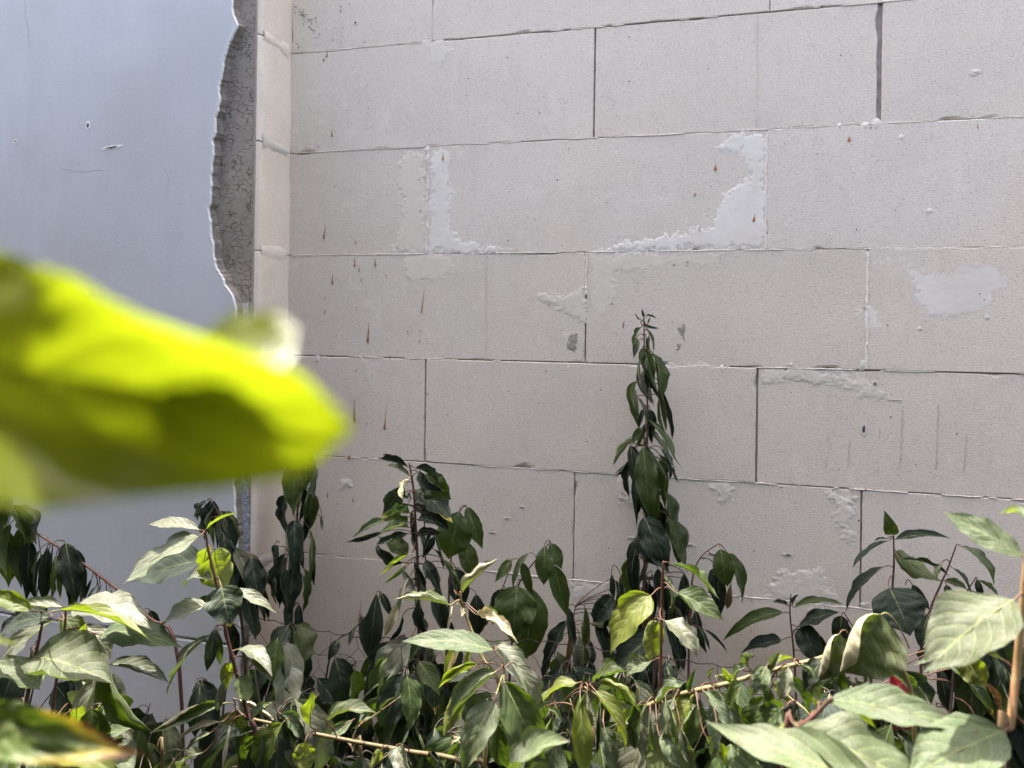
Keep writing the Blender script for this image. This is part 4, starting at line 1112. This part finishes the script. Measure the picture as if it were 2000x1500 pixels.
plant('near_pale_leaf_sprig', 'sprig with one whitish curled leaf rising from the bottom edge at centre', '''
S 1000,1530,.7,1.5 985,1600,.7,1.8
1000 1528 1113 1448 .56 ul m=p fold=.1 arch=.2 D=.71,.73
''', .7, stem='l', jit=.003)
plant('near_brown_leaf_sprig', 'blurred green leaf with yellow rim and rust-brown drooping tip at lower left', '''
S -60,1400,1.02,1.3 -70,1600,1.02,1.5
-30 1385 282 1474 .27 c m=b fold=.3 arch=.30 curl=.8 D=1.09,1.09 wave=.22 crumple=.2
84 1416 -40 1540 .62 cl m=g fold=.1 D=.98,1.0 pet=g
226 1512 66 1474 .5 uuc m=y D=.93,.94
-50 1262 44 1262 .2 uuc m=y D=1.1,1.1
''', 1.02, stem='o', jit=.003)
random.seed(1)
plant('lens_leaf_sprig', 'very large blurred lime-green leaf with a small leaf added for a white glint, close to the lens at left', '''
S -420,700,1.21,.8 -470,900,1.21,1.1 -480,1400,1.2,1.4
-460 632 690 836 .30 c m=z fold=.1 arch=.05 curl=.35 wave=.34 twist=-.75 D=1.222,1.232 pr=.0003 blunt=1 crumple=.1
352 740 572 694 .95 uc m=z fold=.05 arch=.16 curl=.2 wave=.05 twist=0 D=1.2245,1.2265 pr=.0003 blunt=1 crumple=.02
''', 1.21, stem='o', jit=.0)  # the second, smaller leaf is added only to catch the sun as a glint

# --- dense shaded growth low against the walls
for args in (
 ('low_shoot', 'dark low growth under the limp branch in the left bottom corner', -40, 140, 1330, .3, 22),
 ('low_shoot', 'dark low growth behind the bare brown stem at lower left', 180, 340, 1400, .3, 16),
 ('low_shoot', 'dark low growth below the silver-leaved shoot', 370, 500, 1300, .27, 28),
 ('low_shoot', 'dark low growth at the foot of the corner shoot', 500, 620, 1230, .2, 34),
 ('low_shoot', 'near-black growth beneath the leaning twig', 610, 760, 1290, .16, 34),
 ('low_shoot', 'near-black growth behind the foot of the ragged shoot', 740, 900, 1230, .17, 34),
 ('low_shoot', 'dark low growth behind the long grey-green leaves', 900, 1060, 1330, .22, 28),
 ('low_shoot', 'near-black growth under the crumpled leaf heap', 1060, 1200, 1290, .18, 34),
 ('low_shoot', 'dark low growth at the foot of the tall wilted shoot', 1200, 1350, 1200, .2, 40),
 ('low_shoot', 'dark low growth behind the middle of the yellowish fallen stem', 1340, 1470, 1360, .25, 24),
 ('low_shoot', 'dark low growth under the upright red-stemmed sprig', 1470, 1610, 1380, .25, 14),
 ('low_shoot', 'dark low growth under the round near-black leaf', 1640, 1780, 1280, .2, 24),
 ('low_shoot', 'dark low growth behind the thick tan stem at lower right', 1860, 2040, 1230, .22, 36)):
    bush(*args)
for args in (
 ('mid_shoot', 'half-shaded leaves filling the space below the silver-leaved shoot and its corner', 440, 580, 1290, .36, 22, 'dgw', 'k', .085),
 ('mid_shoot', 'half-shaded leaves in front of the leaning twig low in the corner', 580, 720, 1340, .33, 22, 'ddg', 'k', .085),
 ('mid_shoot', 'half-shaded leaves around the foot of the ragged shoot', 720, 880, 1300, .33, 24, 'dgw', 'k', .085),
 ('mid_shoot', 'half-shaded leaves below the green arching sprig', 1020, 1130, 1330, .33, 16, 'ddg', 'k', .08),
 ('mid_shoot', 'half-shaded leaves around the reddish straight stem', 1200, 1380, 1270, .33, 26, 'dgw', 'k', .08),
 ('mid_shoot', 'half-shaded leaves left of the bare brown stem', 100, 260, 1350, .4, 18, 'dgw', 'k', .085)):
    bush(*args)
for args in (
 ('front_shoot', 'sunlit low leaves in the gap under the broad pale-leaved shoot', 60, 200, 1400, .5, 16, 'gpdd', 'o', .098),
 ('front_shoot', 'sunlit low leaves right of the bare brown stem at the bottom edge', 220, 400, 1430, .46, 18, 'gpdd', 'o', .095),
 ('front_shoot', 'low leaves under the rolled straw-coloured leaves', 400, 560, 1430, .43, 24, 'gdwd', 'o', .098),
 ('front_shoot', 'low leaves under the olive branch left of the grey-green shoot', 600, 780, 1440, .42, 24, 'gddp', 'o', .098),
 ('front_shoot', 'low leaves behind the long grey-green leaves at the bottom edge', 840, 1010, 1390, .42, 22, 'gdpd', 'o', .10),
 ('front_shoot', 'sunlit low leaves under the left end of the yellowish stem', 1080, 1240, 1390, .42, 26, 'gdpd', 'o', .10),
 ('front_shoot', 'sunlit low leaves under the middle of the yellowish stem', 1250, 1400, 1390, .43, 26, 'gdpw', 'o', .10),
 ('front_shoot', 'low leaves under the right part of the yellowish stem', 1400, 1560, 1390, .42, 24, 'gddp', 'o', .098),
 ('front_shoot', 'low leaves between the pinkish stalk and the rolled big leaf', 1580, 1720, 1330, .36, 20, 'gdd', 'o', .09),
 ('front_shoot', 'low leaves behind the near matt leaves at lower right', 1740, 1900, 1400, .4, 18, 'gdd', 'o', .095)):
    bush(*args)

# --- the hedge behind the viewer, out of view, added to block low sky light
def leaf_cloud(n, place, seed):
    random.seed(seed); V, Fc, UVs = [], [], []
    for i in range(n):
        c = place()
        a_ = Vector((random.gauss(0, 1), random.gauss(0, 1), random.gauss(-.5, .6))).normalized(); b_ = a_.cross(Vector((random.gauss(0, 1), random.gauss(0, 1), random.gauss(0, 1)))).normalized(); n_ = a_.cross(b_)
        L = random.uniform(.10, .16); o_ = len(V)
        for t_, w_ in ((0, 0), (.35, .26), (.7, .19), (1, 0)):
            p_ = c + a_ * L * t_ + n_ * L * .12 * math.sin(t_ * 3.1)
            if w_ == 0: V.append(p_); UVs.append((t_, .5))
            else: V += [p_ + b_ * L * w_, p_ - b_ * L * w_]; UVs += [(t_, 1.), (t_, 0.)]
        Fc += [(o_, o_ + 1, o_ + 2), (o_ + 1, o_ + 3, o_ + 4, o_ + 2), (o_ + 3, o_ + 5, o_ + 4)]
    return V, Fc, UVs
def in_hedge():
    c = wp(random.uniform(-3.2, 3.6), 0, random.uniform(1.62, 2.4)); c.z = (2.2 + .25 * n3(c.x * 1.3, c.y, 0)) * random.random() ** .75; return c
V, Fc, UVs = leaf_cloud(20000, in_hedge, 3)
hd = link('unseen_hedge', V, Fc, LEAF['d'], None, UVs); hd['kind'] = 'stuff'; hd['label'] = 'dense leafy hedge behind the viewer, out of view, added to block low sky light'; hd['category'] = 'unseen_hedge'
def in_shrub():
    d = random.uniform(.95, 1.75); lim = .341 + min(0, (d - 1.324)) * 1.156 - .36
    c = wp(lim - 1.3 * random.random() ** 1.1, 0, d); c.z = (2.3 + .3 * n3(c.x * 2, c.y * 2, 4)) * random.random() ** .7; return c
V, Fc, UVs = leaf_cloud(13000, in_shrub, 5)
sh = thing('unseen_shrub', 'tall leafy shrub at the left of the viewer, out of view, added to block sky light; the big blurred leaf hangs from it', 'shrub', wp(-.75, 0, 1.35))  # unseen; added to keep sky light off the lower left wall
o = link('foliage', V, Fc, LEAF['d'], sh, UVs); o['kind'] = 'stuff'
for k in range(6):
    b_ = wp(-.75 + random.uniform(-.3, .3), 0, 1.35 + random.uniform(-.2, .2)); pp_ = spline([(b_ + Vector((random.uniform(-.2, .2), random.uniform(-.1, .1), 1.9)), .004), (b_ + Vector((random.uniform(-.1, .1), 0, 1.)), .008), (b_, .012)])
    V, Fc = tube([a for a, q in pp_], [q for a, q in pp_], 7); link('stem', V, Fc, STEM['k'], sh, smooth=True)

# ------------------------------------------------------------------ rusty wire netting and red scraps among the plants
net = thing('wire_netting', 'rusty dark wire netting sagging behind the plants low along the wall', 'netting', Vector((wp(.4, 0, .15).x, wp(.4, 0, .15).y, 0)))
WIRE = plain_rough('rusty_wire', (.035, .028, .024), (.06, .04, .03), 200, .3, .001, .6)
ztop = at(1420, 1312, .15).z
def zt(s): return ztop + .012 * math.sin(s * 7) + .008 * n3(s * 6, 1, 0) - .02 * max(0, -s)
pts = [wp(-.44 + i * .012, zt(-.44 + i * .012) + .002 * math.sin(i * 2.1), .15 + .0015 * math.cos(i * 2.1)) for i in range(125)]
V, Fc = tube(pts, [.0009] * len(pts), 5); link('top_wire', V, Fc, WIRE, net, smooth=True)
V, Fc = [], []
cw, chh = .05, .045
for r_ in range(8):
    for c_ in range(29):
        s0 = -.43 + c_ * cw + (cw / 2 if r_ % 2 else 0); jj = lambda: random.uniform(-.006, .006)
        a = wp(s0, zt(s0) - r_ * chh + jj(), .15 + jj()); b = wp(s0 + jj(), zt(s0) - r_ * chh - chh * .45, .15 + jj())
        for e in (wp(s0 - cw / 2, zt(s0) - (r_ + 1) * chh, .15), wp(s0 + cw / 2, zt(s0) - (r_ + 1) * chh, .15)):
            v2, f2 = tube([b, b.lerp(e, .5) + Vector((jj(), jj(), jj())) * .6, e], [.0005] * 3, 4); o_ = len(V); V += v2; Fc += [tuple(i + o_ for i in f) for f in f2]
        v2, f2 = tube([a, a.lerp(b, .5) + Vector((jj(), jj(), 0)) * .5, b], [.0006] * 3, 4); o_ = len(V); V += v2; Fc += [tuple(i + o_ for i in f) for f in f2]
o = link('mesh', V, Fc, WIRE, net, smooth=True); o['kind'] = 'stuff'
M = MT('red_plastic'); RED = M.done((.26, .010, .025), .4, M.bump(M.noise(60, 3, .6, M.pos()), .4, .004), .5)
def scrap(label, poly, d, seed):
    pts = [at(x, y, d + .02 * n3(i, seed, 0)) for i, (x, y) in enumerate(poly)]; n = len(pts); c = sum(pts, Vector()) / n
    V = [c + NN * .008] + pts + [c - NN * .006] + [p - NN * .004 for p in pts]
    Fc = [(0, i + 1, (i + 1) % n + 1) for i in range(n)] + [(n + 1, n + 2 + (i + 1) % n, n + 2 + i) for i in range(n)] + [(i + 1, n + 2 + i, n + 2 + (i + 1) % n, (i + 1) % n + 1) for i in range(n)]
    root = link('red_scrap', V, Fc, RED); root['label'] = label; root['category'] = 'plastic scrap'; return root
scrap('bright red plastic scrap glimpsed among leaves at lower right', [(1738, 1306), (1752, 1296), (1766, 1302), (1776, 1340), (1780, 1400), (1790, 1425), (1745, 1425), (1740, 1360)], .33, 1)
scrap('dark red scrap barely seen in the shade behind the ragged shoot', [(782, 1340), (802, 1336), (806, 1370), (790, 1376)], .2, 5)
